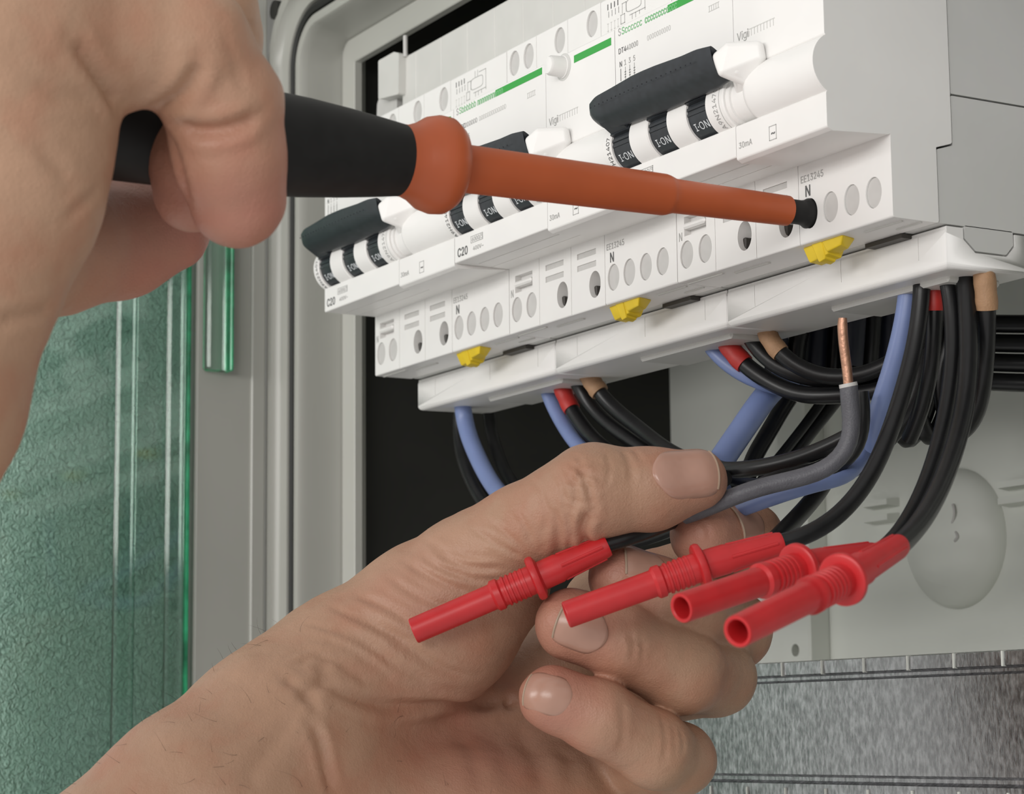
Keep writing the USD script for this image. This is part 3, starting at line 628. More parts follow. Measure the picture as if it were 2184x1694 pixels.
wire("wire", "black wire from the screwdriver's breaker to the third red plug", [(256.4, 26.7, -51.5), (258.7, 26.8, -65.9), (261.5, 22.6, -82.8), (265.7, 14.3, -98.5), (269.9, 5.0, -110.5), (274.0, -5.4, -119.9), (278.4, -18.1, -125.9)], 2.0, BLACKW)
wire("wire", "black wire from the screwdriver's breaker to the front red plug", [(261.3, 28.9, -51.0), (263.6, 27.4, -66.7), (269.2, 20.8, -86.2), (277.3, 8.9, -101.2), (287.4, -6.2, -113.7), (294.7, -17.8, -120.8), (301.4, -28.8, -125.7)], 2.3, BLACKW)
wire("wire", "black wire with a tan sleeve at the end of the shroud", [(266.5, 30.0, -51.3), (265.3, 32.0, -65.4), (259.6, 35.7, -77.0), (247.8, 42.3, -86.7), (237.4, 45.4, -90.0)], 2.2, BLACKW, sleeve=TS(12.2, 2.75))
wire("wire", "black wire slanting from the bundle down to the second red plug", [(198.5, 52.4, -80.6), (199.9, 38.3, -93.1), (207.0, 21.9, -105.0), (219.6, 2.3, -115.2), (227.4, -7.2, -119.1)], 2.3, BLACKW)
wire("wire", "black lead of the first red plug passing between thumb and fingers", [(211.5, -44.5, -119.0), (213.2, -36.3, -116.3), (207.5, -21.3, -111.8), (202.8, -4.9, -106.7), (205.6, 6.5, -101.9), (205.8, 21.6, -97.5), (210.5, 32.0, -91.4)], 1.75, BLACKW)
for k, (a, dd) in enumerate(((0, 0), (34, 6), (64, 14))):
    wire("wire", ("shortest", "middle", "longest")[k] + " black spare wire loop behind the screwdriver's breaker wires", [(214.3, 49.0, -45.5), (211.2, 49.6, -65.3), (208.9, 49.9, -80.1), (207.8, 54.2, -87.1), (205.9, 61.4, -82.2), (205.7, 65.0, -68.5), (205.6, 66.9, -47.6)] + np.array([0.33 * a * 0.25, -0.2 * a * 0.2 + dd, 0.02 * a]), 2.4, BLACKW, group="spare black wire loops")
for k, v in enumerate((680, 718, 756, 800)):
    wire("wire", ("topmost", "second", "third", "lowest")[k] + " of the level black cables beyond the tan-sleeved wire", [np.array((166.6, 93.2, -44.2)) + np.array([0, 0, -5.6 * k]), np.array((191.7, 97.7, -49.3)) + np.array([0, 0, -5.6 * k]), np.array((215.0, 102.5, -52.9)) + np.array([0, 0, -5.6 * k]), np.array((255.1, 122.8, -58.7)) + np.array([0, 0, -5.6 * k]), np.array((287.9, 156.2, -63.1)) + np.array([0, 0, -5.6 * k])], 2.6, BLACKW, group="level black cables")
DW = [((136.6, 67.9, -30.0), (132.3, 69.2, -46.4), (125.8, 71.3, -64.0)), ((137.8, 73.7, -29.6), (133.5, 75.3, -46.1), (127.4, 77.6, -62.3)), ((137.6, 81.3, -28.9), (133.4, 82.9, -45.5), (127.5, 85.6, -61.5)), ((139.1, 87.7, -28.6), (134.8, 89.3, -45.2), (129.0, 91.9, -61.0)),
      ((148.2, 87.3, -28.8), (144.0, 88.9, -45.2), (137.9, 91.3, -61.4)), ((148.0, 94.4, -26.7), (143.8, 96.0, -43.2), (137.6, 98.5, -60.6)), ((147.7, 101.2, -24.5), (143.5, 102.9, -41.1), (137.3, 105.7, -59.7))]
for k, pts in enumerate(DW):
    wire("wire", "dark wire rising in the shade behind the copper end, " + ("first", "second", "third", "fourth", "fifth", "sixth", "seventh")[k] + " of seven from the left", list(pts), (3.4, 2.9, 3.2, 2.8, 3.3, 2.7, 3.1)[k], (NAVYW, BLACKW)[k % 2], group="dark wires behind the copper end")
build_wires()
ti = curve([(173.6, 43.1, -71.6), (174.7, 43.4, -73.0), (176.4, 44.3, -72.7), (177.1, 45.1, -71.4)], 12)
tt = thing("cable_tie", "small white cable tie end beside the slanting black wires", "cable tie", ti[0]); obj("strap", tube(ti, 0.75, 8, flat=0.4), WHITE, tt)

# ---------------------------------------------------------------- red lead plugs
def plug(label, a, f, b):
    """a: open end, f: flange, b: lead end (world mm)."""
    a, f, b = (np.array(p, float) for p in (a, f, b))
    t = thing("red_plug", label, "plug", a)
    L = np.linalg.norm(f - a)
    pr = [(6.0, 2.35), (0.2, 2.35), (0.0, 2.55), (0.0, 3.0), (0.3, 3.2), (L * 0.64, 3.25), (L * 0.66, 3.9), (L * 0.705, 3.9), (L * 0.72, 3.35), (L * 0.93, 3.6), (L, 3.6)]
    bd = lathe(a, f, pr, 44)
    rib = [(L * (0.74 + 0.038 * k) + e, r) for k in range(5) for e, r in ((0, 3.3), (0.15, 3.75), (L * 0.02, 3.75), (L * 0.02 + 0.2, 3.3))]
    obj("sleeve_body", bd, REDP, t, smooth=40)
    obj("grip_ribs", lathe(a, f, [(rib[0][0], 3.0)] + rib + [(rib[-1][0], 3.0)], 44, cap=False), REDP, t, smooth=30)
    ax = (f - a) / L
    obj("flange", lathe(f - ax * 1.3, f + ax * 1.3, [(0, 3.3), (0, 5.0), (0.4, 5.5), (1.3, 5.6), (1.9, 5.3), (2.4, 4.0), (2.6, 3.2)], 48), REDP, t, smooth=40)
    M = np.linalg.norm(b - f)
    tail = lathe(f, b, [(0, 3.6), (M * 0.30, 3.6), (M * 0.36, 3.25), (M * 0.95, 2.75), (M, 2.5)], 40)
    tl = obj("tail", tail, REDP, t, smooth=40)
    tx, ta, tb = frame_of(b - f)
    obj("tail_fins", join(*[tube([f + tx * M * 0.34 + s * q * 3.15, f + tx * M * 0.92 + s * q * 2.65], 0.45, 8) for s in (-1, 1) for q in (ta, tb)]), REDP, tl)
    return t


plug("red lead plug lying over the palm below the thumb", (186.1, -84.0, -139.1), (202.9, -58.9, -126.6), (211.8, -44.0, -119.0))
plug("red lead plug crossing the ring fingertip, second of four", (223.2, -63.3, -136.7), (238.2, -34.9, -125.5), (246.0, -17.2, -120.0))
plug("red lead plug with an open end, between the second plug and the front plug", (287.5, -74.9, -138.7), (281.7, -39.5, -129.0), (279.5, -16.5, -125.1))
plug("red lead plug nearest the viewer with a wide open end", (323.8, -87.0, -145.3), (311.6, -51.2, -133.6), (302.6, -29.0, -125.4))

# ---------------------------------------------------------------- screwdriver
SX, SZ = 237.2, -36.9
P = lambda y: np.array([SX, y, SZ])
t = thing("screwdriver", "insulated screwdriver with an orange shaft and black handle, its tip in a terminal", "screwdriver", P(0))
obj("blade_tip", lathe(P(7.5), P(-7.5), [(0, 1.6), (6.0, 2.2), (6.2, 3.6), (7.2, 3.95), (8.4, 3.3), (9.6, 3.05), (15.0, 3.05)], 40), GRIP, t, smooth=50, label="black tip")
obj("shaft", lathe(P(-6.0), P(-112), [(0, 3.3), (0.3, 3.75), (34.0, 4.15), (36.0, 4.8), (37.0, 5.0), (95, 5.55), (106, 5.8)], 48), ORANGE, t, smooth=50, label="orange insulated shaft")
hp = [(0, 5.6), (0.8, 7.4), (2.0, 9.6), (4.0, 11.0), (6.5, 11.2), (9.0, 10.6), (11.5, 9.0), (14, 8.1), (17, 8.1)]
obj("guard_collar", lathe(P(-98.5), P(-116), hp, 56), ORANGE, t, smooth=60, label="orange guard collar")
gp = [(0, 7.0), (0.3, 8.1), (6, 8.9), (14, 9.9), (24, 10.9), (36, 11.6), (50, 12.0), (66, 12.0), (80, 11.8), (92, 11.6), (100, 10.4), (104, 7.0), (105, 0.0)]
obj("handle", lathe(P(-113.5), P(-219), gp, 56), GRIP, t, smooth=60, label="black rubber handle")

# ---------------------------------------------------------------- hands: one continuous surface each, from blended tapering bones
def cone_sdf(p, a, b, ra, rb):
    a, b = np.asarray(a, float), np.asarray(b, float)
    ba = b - a; l2 = ba @ ba; rr = ra - rb; a2 = l2 - rr * rr; il2 = 1.0 / l2
    pa = p - a; y = pa @ ba; z = y - l2
    x = pa * l2 - y[:, None] * ba; x2 = np.einsum("ij,ij->i", x, x); y2 = y * y * l2; z2 = z * z * l2
    k = np.sign(rr) * rr * rr * x2
    d = (np.sqrt(x2 * a2 * il2) + y * rr) * il2 - ra
    c1 = np.sign(z) * a2 * z2 > k; c2 = (np.sign(y) * a2 * y2 < k) & ~c1
    d[c1] = np.sqrt(x2[c1] + z2[c1]) * il2 - rb
    d[c2] = np.sqrt(x2[c2] + y2[c2]) * il2 - ra
    return d


def smin(a, b, k):
    h = np.clip(0.5 + 0.5 * (b - a) / k, 0, 1)
    return b * (1 - h) + a * h - k * h * (1 - h)


def chain_sdf(p, joints, k):
    d = None
    for (a, ra), (b, rb) in zip(joints[:-1], joints[1:]):
        e = cone_sdf(p, a, b, ra, rb)
        d = e if d is None else smin(d, e, k)
    return d


def hand_sdf(p, H):
    palm = None
    for j in H["palm"]:
        e = chain_sdf(p, j, 5.0)
        palm = e if palm is None else smin(palm, e, H.get("kp", 9.0))
    out = None
    for name, joints in H["fingers"].items():
        f = chain_sdf(p, joints, 2.5)
        kf = H["blend"].get(name, 5.0)
        f = smin(palm, f, kf) if kf > 0 else np.minimum(palm, f)
        out = f if out is None else smin(out, f, 1.6)
    for j, k in H.get("carve", []):
        c = chain_sdf(p, j, 2.0); out = -smin(-out, c, k)
    return out


def grad(p, H, e=0.15):
    g = np.stack([hand_sdf(p + np.eye(3)[i] * e, H) - hand_sdf(p - np.eye(3)[i] * e, H) for i in range(3)], 1)
    return g / (np.linalg.norm(g, axis=1)[:, None] + 1e-12)


def surface(H, h):
    """Surface nets over the hand's distance field: coarse pass first, then only the cells near the surface."""
    J = [q for c in list(H["palm"]) + list(H["fingers"].values()) for q in c]
    lo = np.min([np.array(a) - r for a, r in J], 0) - 3; hi = np.max([np.array(a) + r for a, r in J], 0) + 3
    lo, hi = np.maximum(lo, H["box"][0]), np.minimum(hi, H["box"][1])
    m = 5; n = (np.ceil((hi - lo) / (h * m)).astype(int)) * m + 1
    cax = [lo[i] + h * m * np.arange((n[i] - 1) // m + 1) for i in range(3)]
    cp = np.stack(np.meshgrid(*cax, indexing="ij"), -1)
    cd = hand_sdf(cp.reshape(-1, 3), H).reshape(cp.shape[:3])
    near = np.abs(cd) < h * m * 1.9
    S = np.full(n, 0.0, np.float64)
    from scipy.ndimage import zoom, map_coordinates
    gx = [np.arange(n[i]) / m for i in range(3)]
    S = map_coordinates(cd, np.meshgrid(*gx, indexing="ij"), order=1)
    mask = np.abs(S) < h * 4.0
    idx = np.argwhere(mask)
    S[mask] = hand_sdf(lo + idx * h, H)
    # close the volume where the box cuts it
    for ax in range(3):
        for e in (0, -1):
            sl = [slice(None)] * 3; sl[ax] = e; S[tuple(sl)] = np.maximum(S[tuple(sl)], 0.3 * h)
    neg = S < 0
    c = [(i, j, k) for i in (0, 1) for j in (0, 1) for k in (0, 1)]
    sh = lambda A, o: A[o[0]:A.shape[0] - 1 + o[0], o[1]:A.shape[1] - 1 + o[1], o[2]:A.shape[2] - 1 + o[2]]
    cnt = sum(sh(neg, o).astype(np.int8) for o in c)
    cells = np.argwhere((cnt > 0) & (cnt < 8))
    vid = np.full(np.array(S.shape) - 1, -1, np.int64); vid[tuple(cells.T)] = np.arange(len(cells))
    val = np.stack([S[tuple((cells + o).T)] for o in c], 1)
    co = np.array(c, float); acc = np.zeros((len(cells), 3)); num = np.zeros(len(cells))
    for a in range(8):
        for b in range(a + 1, 8):
            if np.abs(co[a] - co[b]).sum() != 1: continue
            cr = (val[:, a] < 0) != (val[:, b] < 0)
            tt = val[cr, a] / (val[cr, a] - val[cr, b])
            acc[cr] += co[a] + tt[:, None] * (co[b] - co[a]); num[cr] += 1
    V = lo + (cells + acc / num[:, None]) * h
    F = []
    for ax in range(3):
        o1, o2 = [(1, 2), (2, 0), (0, 1)][ax]
        A = np.argwhere(np.diff(neg, axis=ax))
        A = A[(A[:, o1] > 0) & (A[:, o2] > 0) & (A[:, o1] < S.shape[o1] - 1) & (A[:, o2] < S.shape[o2] - 1)]
        e1, e2 = np.zeros(3, int), np.zeros(3, int); e1[o1] = 1; e2[o2] = 1
        q = np.stack([vid[tuple((A - e1 - e2).T)], vid[tuple((A - e2).T)], vid[tuple(A.T)], vid[tuple((A - e1).T)]], 1)
        flip = ~neg[tuple(A.T)]
        q[flip] = q[flip][:, ::-1]; F.append(q)
    F = np.concatenate(F)
    F = F[(F >= 0).all(1)]
    tri = np.vstack([F[:, [0, 1, 2]], F[:, [0, 2, 3]]])
    inside = ((V > lo + 2 * h) & (V < hi - 2 * h)).all(1)
    for _ in range(2):
        d = hand_sdf(V[inside], H); V[inside] -= d[:, None] * grad(V[inside], H)
    m = trimesh.Trimesh(V, tri, process=False)
    if m.volume < 0: m.invert()
    return m


def crease(V, N, lines):
    """Presses fine creases into the skin: lines of (points, depth, width)."""
    tree = cKDTree(V); D = np.zeros(len(V))
    for pts, dep, w in lines:
        p = curve(pts, n=max(8, int(sum(np.linalg.norm(np.diff(np.array(pts, float), axis=0), axis=1)) / 0.5)))
        s = np.linspace(0, 1, len(p)); taper = np.clip(np.minimum(s, 1 - s) * 6, 0.25, 1)
        t2 = cKDTree(p); near = np.unique(np.concatenate([np.array(x, int) for x in tree.query_ball_point(p, 3.2 * w)]))
        if not len(near): continue
        d, i = t2.query(V[near])
        D[near] -= dep * taper[i] * (np.exp(-(d / w) ** 2) - 0.30 * np.exp(-((d - 2.0 * w) / w) ** 2))
    return V + N * D[:, None]


def nail(H, c, axis, across, L, W, name, parent, tip=0.0):
    """Nail plate that follows the fingertip: c centre of the nail on the skin, axis towards the tip, W half width, L half length."""
    axis = np.array(axis, float); axis /= np.linalg.norm(axis)
    n0 = grad(np.array([c], float), H)[0]
    axis -= n0 * (axis @ n0); axis /= np.linalg.norm(axis); side = np.cross(n0, axis)
    nu, nv = 17, 15
    P = []; off = []
    for i in range(nu):
        s = -1 + 2 * i / (nu - 1)
        w = W * (1 - max(0, -s) ** 4 * 0.35) * (1 - max(0, s) ** 6 * 0.12)
        for j in range(nv):
            q = -1 + 2 * j / (nv - 1)
            se = s if s > 0 else s * (1 - 0.22 * q * q)
            sx = se * L * (1 if s < 0 else (1 - 0.10 * q * q))
            P.append(np.array(c) + axis * sx + side * q * w + n0 * 3.0)
            off.append(0.42 - 0.40 * abs(q) ** 6 - 0.35 * max(0, -s) ** 6)
    P = np.array(P); dirs = -n0
    for _ in range(14): P = P + dirs * np.clip(hand_sdf(P, H), -2, 2)[:, None]
    N = grad(P, H)
    up = P + N * np.array(off)[:, None]; dn = P - N * 0.8
    V = np.vstack([up, dn]); k = nu * nv
    i, j = np.meshgrid(np.arange(nu - 1), np.arange(nv - 1), indexing="ij")
    q = np.stack([i * nv + j, i * nv + j + 1, (i + 1) * nv + j + 1, (i + 1) * nv + j], -1).reshape(-1, 4)
    F = [q, q[:, ::-1] + k]
    bd = [j for j in range(nv)] + [i * nv + nv - 1 for i in range(1, nu)] + [(nu - 1) * nv + j for j in range(nv - 2, -1, -1)] + [i * nv for i in range(nu - 2, 0, -1)]
    bd = np.array(bd); b2 = np.roll(bd, -1)
    F.append(np.stack([b2, bd, bd + k, b2 + k], 1))
    F = np.vstack(F)
    m = trimesh.Trimesh(V, np.vstack([F[:, [0, 1, 2]], F[:, [0, 2, 3]]]), process=False)
    if m.volume < 0: m.invert()
    nl = obj(name, m, NAIL, parent, smooth=50)
    edge = up.reshape(nu, nv, 3)[-1][1:-1]
    obj("nail_edge", tube(curve(edge, 20), 0.30, 8), NAILTIP, nl, label="pale free edge of the nail")
    return m


def build_hand(H, h, label, cat, at, flush_pts, lines):
    m = surface(H, h)
    t = thing("hand", label, cat, at)
    n = np.array(m.vertex_normals)
    V = crease(np.array(m.vertices), n, lines)
    V = V + n * ((meshkit.fbm(V * 0.11, 3, 4) - 0.5) * 0.9)[:, None]
    m = trimesh.Trimesh(V, m.faces, process=False)
    prim = obj("skin", m, SKIN, t, smooth=True)
    fl = np.zeros(len(V))
    for p, r, s in flush_pts: fl = np.maximum(fl, s * np.exp(-(np.linalg.norm(V - np.array(p), axis=1) / r) ** 2))
    fl = np.clip(fl * (0.75 + 0.5 * meshkit.fbm(V * 0.2, 2, 9)), 0, 1)
    UsdGeom.PrimvarsAPI(prim).CreatePrimvar("flush", Sdf.ValueTypeNames.FloatArray, "vertex").Set(Vt.FloatArray.FromNumpy(fl.astype(np.float32)))
    return t, m


LH = {"kp": 8.0, "box": (np.array([-200.0, -330, -330]), np.array([500.0, 200, 100])),
  "palm": [
    [((148.6, -144.4, -206.7), 31.0), ((155.6, -122.8, -185.1), 28.5), ((157.0, -104.3, -171.9), 25.5)],                 # forearm to wrist
    [((153.7, -104.1, -163.9), 23.0), ((154.7, -86.4, -150.0), 20.0), ((164.5, -66.0, -135.3), 19.5), ((174.2, -56.3, -125.6), 15.0)],   # thenar
    [((155.7, -84.3, -186.2), 24.0), ((159.7, -59.8, -191.4), 25.0), ((167.5, -33.7, -187.3), 19.0)],                 # heel, little finger side
    [((147.9, -88.4, -169.9), 18.0), ((144.4, -55.4, -165.5), 17.0), ((149.8, -29.8, -153.4), 14.0), ((160.7, -15.7, -137.5), 11.5)],
    [((147.0, -56.9, -172.7), 17.0), ((157.1, -24.3, -170.7), 14.0)],
  ],
  "fingers": {
    "thumb": [((175.6, -62.6, -122.9), 13.6), ((189.1, -53.9, -114.8), 12.4), ((207.4, -45.3, -105.8), 11.9), ((214.7, -32.9, -105.1), 9.9), ((220.5, -23.6, -102.9), 7.7)],
    "index": [((157.9, -10.8, -129.7), 11.0), ((184.8, 19.8, -118.1), 10.0), ((202.0, 4.3, -115.0), 9.3), ((209.0, -13.8, -115.3), 8.5)],
    "middle": [((157.0, -9.0, -141.0), 11.0), ((188.9, 8.5, -137.8), 10.2), ((202.2, -13.9, -134.0), 10.0), ((205.3, -25.8, -129.7), 8.8), ((204.0, -35.3, -126.0), 8.3)],
    "ring": [((158.1, -11.4, -153.6), 10.5), ((195.3, -0.9, -150.1), 9.6), ((205.8, -19.3, -149.0), 10.4), ((205.9, -37.5, -141.4), 9.6), ((202.2, -48.9, -137.7), 8.9)],
    "little": [((162.2, -18.8, -173.2), 10.5), ((201.1, -17.0, -170.7), 8.6), ((206.6, -28.3, -168.2), 9.2), ((206.2, -43.5, -160.2), 8.8), ((201.8, -54.3, -155.6), 8.0)],
  },
  "blend": {"thumb": 7.0, "index": 4.0, "middle": 3.0, "ring": 3.0, "little": 5.0}}

RH = {"kp": 8.0, "box": (np.array([-200.0, -460, -330]), np.array([600.0, 200, 200])),
  "palm": [
    [((220.0, -276.8, -179.0), 34.0), ((242.4, -243.8, -126.5), 27.5), ((252.2, -228.9, -99.3), 23.0), ((257.0, -221.0, -77.8), 19.6), ((262.2, -212.8, -61.5), 17.8), ((262.7, -211.6, -49.5), 17.2)],
    [((253.8, -224.0, -59.2), 24.0), ((260.8, -218.5, -37.0), 24.0), ((265.4, -209.1, -28.5), 19.0)],
    [((262.7, -211.6, -49.5), 17.2), ((264.6, -209.7, -31.2), 18.0)],
  ],
  "fingers": {
    "index": [((266.3, -203.8, -27.5), 14.0), ((270.1, -192.7, -29.7), 12.9), ((273.1, -179.3, -30.0), 12.2), ((270.7, -170.5, -40.1), 11.4), ((267.2, -167.9, -49.0), 11.2), ((263.3, -164.3, -56.9), 9.8)],
    "middle": [((246.6, -189.2, -14.3), 12.0), ((247.2, -164.7, -12.7), 10.6), ((244.7, -159.6, -17.2), 7.6), ((247.9, -161.6, -32.8), 9.0), ((245.6, -166.3, -43.9), 9.5), ((242.6, -165.3, -51.1), 8.6)],
    "thumb": [((234.7, -209.7, -68.9), 15.0), ((217.2, -186.1, -60.4), 14.0), ((209.1, -169.5, -54.6), 13.5), ((210.7, -159.7, -51.2), 11.2)],
  },
  "blend": {"index": 5.0, "middle": 2.0, "thumb": 5.0}}

FL_L = [(LH["fingers"][k][-1][0], 13, s) for k, s in (("thumb", 0.45), ("index", 0.8), ("middle", 0.9), ("ring", 0.85), ("little", 0.9))] + [(LH["fingers"][k][-2][0], 11, 0.35) for k in ("index", "middle", "ring", "little")] + [((172.2, -61.0, -169.0), 26, 0.45), ((179.5, -80.6, -127.6), 18, 0.25), ((206.5, -48.2, -114.8), 12, 0.35)]
FL_R = [(RH["fingers"]["index"][-1][0], 17, 1.0), (RH["fingers"]["thumb"][-1][0], 24, 1.0), (RH["fingers"]["thumb"][-2][0], 24, 0.9), (RH["fingers"]["middle"][-1][0], 16, 0.9), (RH["fingers"]["index"][-3][0], 14, 0.3)]
LINES_L = [
  ([(174.1, -102.3, -147.1), (177.3, -102.2, -151.9), (178.5, -95.6, -155.1), (176.2, -82.9, -157.1), (173.4, -69.7, -156.9), (163.8, -50.7, -156.1), (202.3, -62.3, -156.3)], 1.50, 1.60),
  ([(178.7, -110.6, -156.2), (177.1, -104.9, -151.9), (176.5, -102.1, -150.6)], 0.80, 1.60),
  ([(181.1, -109.3, -160.7), (182.9, -107.0, -166.2), (183.5, -106.0, -171.7), (183.1, -103.3, -177.6)], 1.00, 1.30),
  ([(180.2, -111.3, -159.8), (180.8, -117.6, -165.0), (183.2, -124.0, -171.4), (184.9, -127.1, -177.1)], 0.40, 2.20),
  ([(172.8, -112.8, -149.4), (176.8, -109.8, -152.8), (179.4, -107.5, -156.2), (180.9, -107.9, -159.6)], 0.60, 1.40),
  ([(181.1, -74.9, -118.6), (187.3, -71.1, -122.7), (194.1, -63.0, -123.8)], 0.60, 0.90),
  ([(173.0, -79.8, -120.8), (183.7, -75.0, -126.6), (187.9, -68.2, -129.9)], 0.50, 0.90),
  ([(172.6, -83.6, -125.0), (181.2, -79.0, -130.6), (186.1, -70.5, -134.1)], 0.45, 0.90),
  ([(183.4, -74.9, -123.4), (188.2, -69.6, -125.8), (192.8, -61.6, -126.6)], 0.50, 0.90),
  ([(167.5, -95.3, -133.6), (175.1, -88.8, -136.8), (179.8, -82.1, -142.6), (181.2, -75.1, -147.2), (180.6, -62.9, -149.4)], 0.70, 1.40),
  ([(168.6, -98.4, -137.2), (175.2, -91.4, -140.8), (178.3, -85.3, -145.4)], 0.38, 1.00),
  ([(169.5, -101.4, -140.7), (175.7, -92.9, -144.8), (177.8, -86.3, -149.4)], 0.32, 1.00),
  ([(170.2, -104.8, -143.6), (175.5, -97.3, -147.7), (177.3, -91.2, -152.3)], 0.32, 1.00),
  ([(167.5, -90.1, -129.5), (176.4, -85.5, -133.3), (180.6, -81.3, -136.9)], 0.50, 1.00),
  ([(172.1, -108.9, -147.1), (172.7, -101.6, -144.8), (175.1, -96.4, -146.2)], 0.50, 1.10),
  ([(177.4, -76.9, -119.3), (184.4, -74.1, -123.7), (188.3, -69.7, -125.0)], 0.40, 0.80),
  ([(212.0, -56.1, -101.4), (215.2, -55.1, -105.6), (213.7, -55.1, -110.6)], 0.50, 0.80),
  ([(215.1, -53.6, -100.4), (217.4, -52.9, -106.3), (217.3, -51.2, -110.7)], 0.60, 0.90),
  ([(216.7, -51.7, -111.3), (212.8, -51.8, -115.2), (208.3, -47.1, -118.9)], 1.30, 1.30),
  ([(209.2, -57.9, -109.1), (207.5, -55.4, -116.3), (201.8, -52.5, -122.0)], 0.70, 1.20),
  ([(212.7, -55.7, -110.5), (209.6, -53.2, -116.4), (204.7, -51.0, -120.5)], 0.60, 1.00),
  ([(205.3, -59.4, -107.1), (207.0, -58.5, -111.2), (204.8, -58.0, -116.2)], 0.40, 0.90),
  ([(212.0, -54.8, -99.0), (217.4, -52.2, -102.9), (219.5, -48.2, -103.5)], 0.35, 0.70),
  ([(211.4, -57.1, -104.2), (216.2, -54.1, -104.5), (218.5, -51.0, -106.3)], 0.35, 0.70),
  ([(211.8, -53.3, -97.2), (215.5, -53.6, -101.0), (215.3, -54.9, -104.5)], 0.30, 0.70),
  ([(215.9, -42.3, -95.9), (219.7, -42.6, -99.8), (221.2, -43.1, -104.5)], 0.35, 0.90),
  ([(216.8, -39.3, -95.9), (220.7, -40.0, -99.2)], 0.30, 0.80),
  ([(199.3, -62.5, -110.1), (201.6, -61.3, -113.7), (201.6, -59.4, -118.2)], 0.35, 0.80),
  ([(215.4, -40.9, -139.6), (215.8, -39.6, -143.0), (214.7, -39.3, -146.3)], 0.40, 0.90),
  ([(216.0, -38.4, -140.2), (216.0, -37.1, -143.5), (214.9, -36.7, -146.6)], 0.35, 0.80),
  ([(215.8, -39.9, -142.4), (216.0, -36.0, -143.1)], 0.30, 0.70),
  ([(214.5, -43.1, -155.8), (215.6, -42.9, -161.4), (212.2, -42.2, -168.6)], 0.30, 1.00),
  ([(213.5, -30.4, -160.3), (215.8, -30.7, -164.8), (215.5, -31.4, -171.0)], 0.35, 0.90),
  ([(214.0, -28.3, -161.5), (216.0, -28.4, -165.4), (216.1, -29.1, -170.5)], 0.35, 0.90),
  ([(214.5, -26.4, -162.6), (215.9, -26.1, -166.0), (216.2, -27.0, -169.9)], 0.30, 0.80),
  ([(163.6, -96.0, -131.7), (173.8, -90.7, -136.7), (179.4, -83.2, -140.3), (182.9, -76.0, -141.7)], 0.30, 0.80),
  ([(162.3, -103.0, -136.4), (171.1, -97.0, -139.0), (176.7, -89.6, -143.9), (178.4, -82.7, -149.4)], 0.30, 0.80),
  ([(168.9, -109.8, -144.7), (171.6, -101.1, -143.1), (175.9, -94.3, -147.1)], 0.25, 0.80),
  ([(175.2, -75.0, -115.5), (185.7, -72.1, -119.7), (193.1, -65.7, -121.2)], 0.35, 0.80),
  ([(188.8, -68.5, -114.1), (194.9, -65.4, -117.9), (198.8, -59.8, -121.5)], 0.35, 0.80),
  ([(192.2, -66.5, -112.0), (198.6, -62.9, -117.0), (199.3, -57.4, -122.6)], 0.30, 0.70),
  ([(174.0, -93.3, -140.2), (178.5, -84.1, -147.1), (178.7, -73.8, -151.7)], 0.30, 0.90),
  ([(199.0, -58.3, -101.9), (206.7, -58.9, -107.2), (208.1, -57.2, -113.0)], 0.25, 0.70),
  ([(206.5, -56.7, -100.2), (212.1, -56.9, -106.5), (211.2, -55.8, -112.1)], 0.30, 0.70),
  ([(215.9, -47.2, -96.8), (218.9, -47.8, -101.1), (219.2, -49.4, -105.8)], 0.25, 0.70),
  ([(210.8, -57.5, -106.4), (215.0, -54.8, -109.0), (218.2, -50.8, -109.1)], 0.25, 0.60),
  ([(211.7, -55.9, -100.8), (215.8, -52.5, -99.9), (217.7, -48.3, -99.3)], 0.25, 0.60),
  ([(167.3, -61.0, -163.2), (176.5, -62.1, -170.1), (183.1, -64.6, -178.5)], 0.40, 2.20),
  ([(166.4, -44.0, -160.9), (173.1, -43.8, -168.1), (184.0, -47.7, -178.8)], 0.50, 2.40),
  ([(206.9, -54.6, -163.5), (178.1, -35.0, -170.5), (185.2, -38.2, -179.0)], 0.50, 2.20),
  ([(215.1, -18.7, -112.1), (216.5, -17.7, -114.5), (216.4, -17.4, -117.4)], 0.25, 0.70),
  ([(214.3, -23.6, -131.9), (212.6, -19.7, -135.2)], 0.30, 0.80)]
LINES_R = [
  ([(286.0, -207.7, -35.8), (283.4, -202.2, -39.7), (279.2, -197.0, -43.4), (275.5, -194.0, -44.6)], 1.60, 1.70),
  ([(284.6, -181.3, -35.2), (281.6, -181.9, -39.6), (276.6, -183.7, -42.3), (270.2, -185.0, -42.7)], 1.50, 1.60),
  ([(272.5, -181.3, -45.8), (277.5, -177.0, -47.8), (280.8, -171.6, -46.7), (281.6, -167.0, -43.7)], 1.60, 1.50),
  ([(285.8, -215.5, -45.3), (284.9, -208.9, -46.0), (281.9, -201.5, -46.0)], 0.45, 1.60),
  ([(283.6, -213.2, -56.0), (282.6, -209.2, -58.8), (281.0, -205.5, -61.6)], 0.50, 1.60),
  ([(276.3, -217.2, -87.9), (274.1, -210.7, -86.3), (270.4, -204.8, -83.2)], 0.90, 1.40),
  ([(279.0, -205.5, -68.7), (278.6, -202.5, -65.6), (276.0, -198.0, -61.2)], 0.50, 1.20),
  ([(285.1, -212.1, -47.8), (283.7, -205.8, -47.1), (280.3, -199.5, -47.2)], 0.35, 1.40),
  ([(285.8, -177.8, -29.5), (284.2, -174.1, -35.0), (282.8, -171.5, -40.9)], 0.30, 1.00),
  ([(266.9, -180.6, -46.7), (268.4, -179.1, -52.5), (263.3, -175.0, -58.5)], 0.70, 1.30)]
left, LM = build_hand(LH, 0.75, "bare hand and forearm from the lower edge, pinching wires between thumb and fingers", "hand", (162.8, -82.6, -150.2), FL_L, LINES_L)
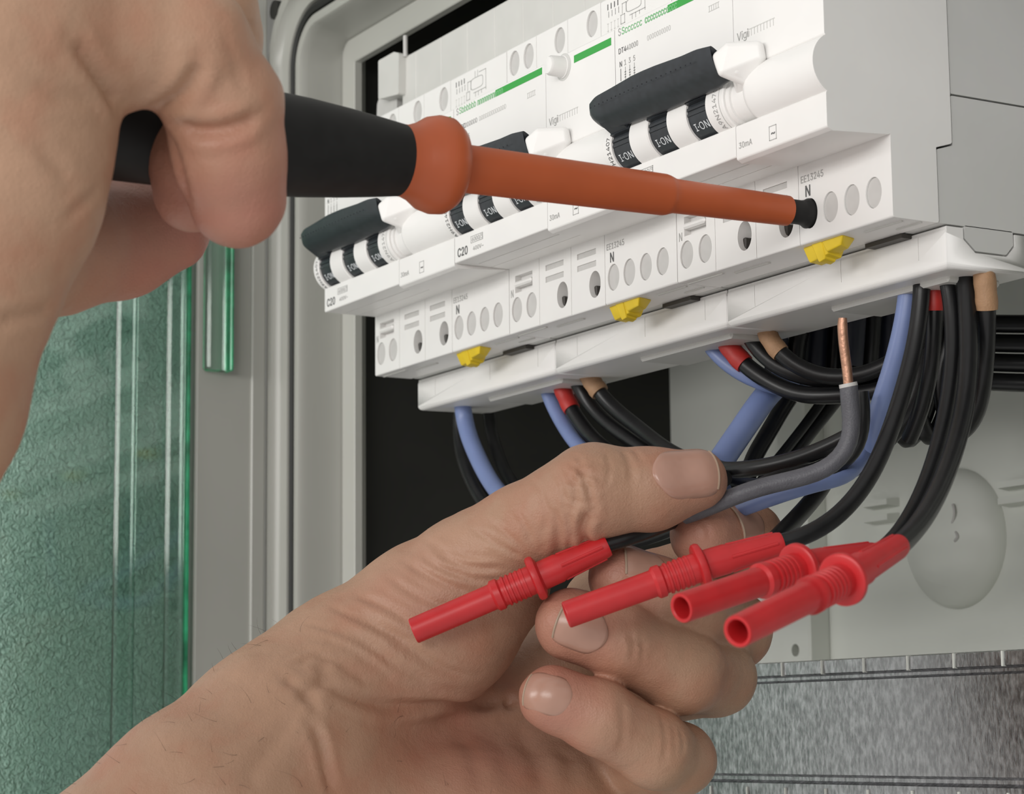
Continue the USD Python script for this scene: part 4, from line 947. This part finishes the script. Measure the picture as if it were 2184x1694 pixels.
for nm, c, a0, a1, L_, W_ in (
  ("thumb_nail", (225.8, -30.5, -101.4), (223.3, -38.6, -102.5), (227.7, -22.4, -100.6), 8.2, 6.4),
  ("index_nail", (213.0, -2.1, -111.1), (211.0, 5.2, -110.6), (217.1, -12.4, -113.2), 5.2, 5.4),
  ("middle_nail", (211.6, -32.9, -122.7), (213.0, -28.1, -124.4), (211.2, -37.8, -122.6), 5.4, 5.2),
  ("ring_nail", (210.8, -51.0, -139.5), (213.2, -45.6, -141.5), (208.0, -55.6, -137.2), 6.3, 5.4),
  ("little_nail", (208.1, -59.2, -154.6), (210.9, -53.7, -156.2), (201.7, -61.9, -153.1), 5.9, 4.9)):
    nail(LH, c, np.subtract(a1, a0), None, L_, W_, nm, left)
right, RM_ = build_hand(RH, 1.0, "bare hand gripping the black screwdriver handle", "hand", (262.7, -194.6, -38.9), FL_R, LINES_R)

# fine dark hairs on the forearm and the back of the wrist
V, N = np.array(LM.vertices), np.array(LM.vertex_normals)
fa, fb = np.array(LH["palm"][0][0][0]), np.array(LH["palm"][1][1][0])
ax = (fb - fa) / np.linalg.norm(fb - fa)
s = (V - fa) @ ax
ok = np.where((s > -5) & (s < np.linalg.norm(fb - fa)) & (N[:, 1] < 0.55) & (N[:, 2] > -0.1))[0]
pick = rng.choice(ok, min(150, len(ok)), replace=False)
P, cnt, wd = [], [], []
for i in pick:
    d = -ax * 0.5 + N[i] * 0.35 + rng.normal(0, 0.28, 3) + np.array([0, 0, 0.35]); d -= N[i] * min(0, d @ N[i]); d /= np.linalg.norm(d)
    L_ = rng.uniform(2.5, 6.5); b = np.cross(d, N[i]) * rng.normal(0, 0.35)
    for k in range(6):
        q = k / 5
        P.append((V[i] + d * L_ * q + b * L_ * q * q - N[i] * 0.10 * L_ * q * q + N[i] * 0.15 - ORIGIN[str(left.GetPath())]) * MM); wd.append(0.065 * (1 - 0.75 * q) * MM)
    cnt.append(6)
hc = UsdGeom.BasisCurves.Define(stage, str(left.GetPath()) + "/arm_hair")
hc.CreateTypeAttr("linear"); hc.CreatePointsAttr(Vt.Vec3fArray.FromNumpy(np.array(P, np.float32))); hc.CreateCurveVertexCountsAttr(Vt.IntArray(cnt))
hc.CreateWidthsAttr(Vt.FloatArray.FromNumpy(np.array(wd, np.float32))); hc.SetWidthsInterpolation("vertex")
UsdShade.MaterialBindingAPI.Apply(hc.GetPrim()).Bind(HAIR)
tag(hc.GetPrim(), "fine dark hairs on the forearm", kind="stuff")
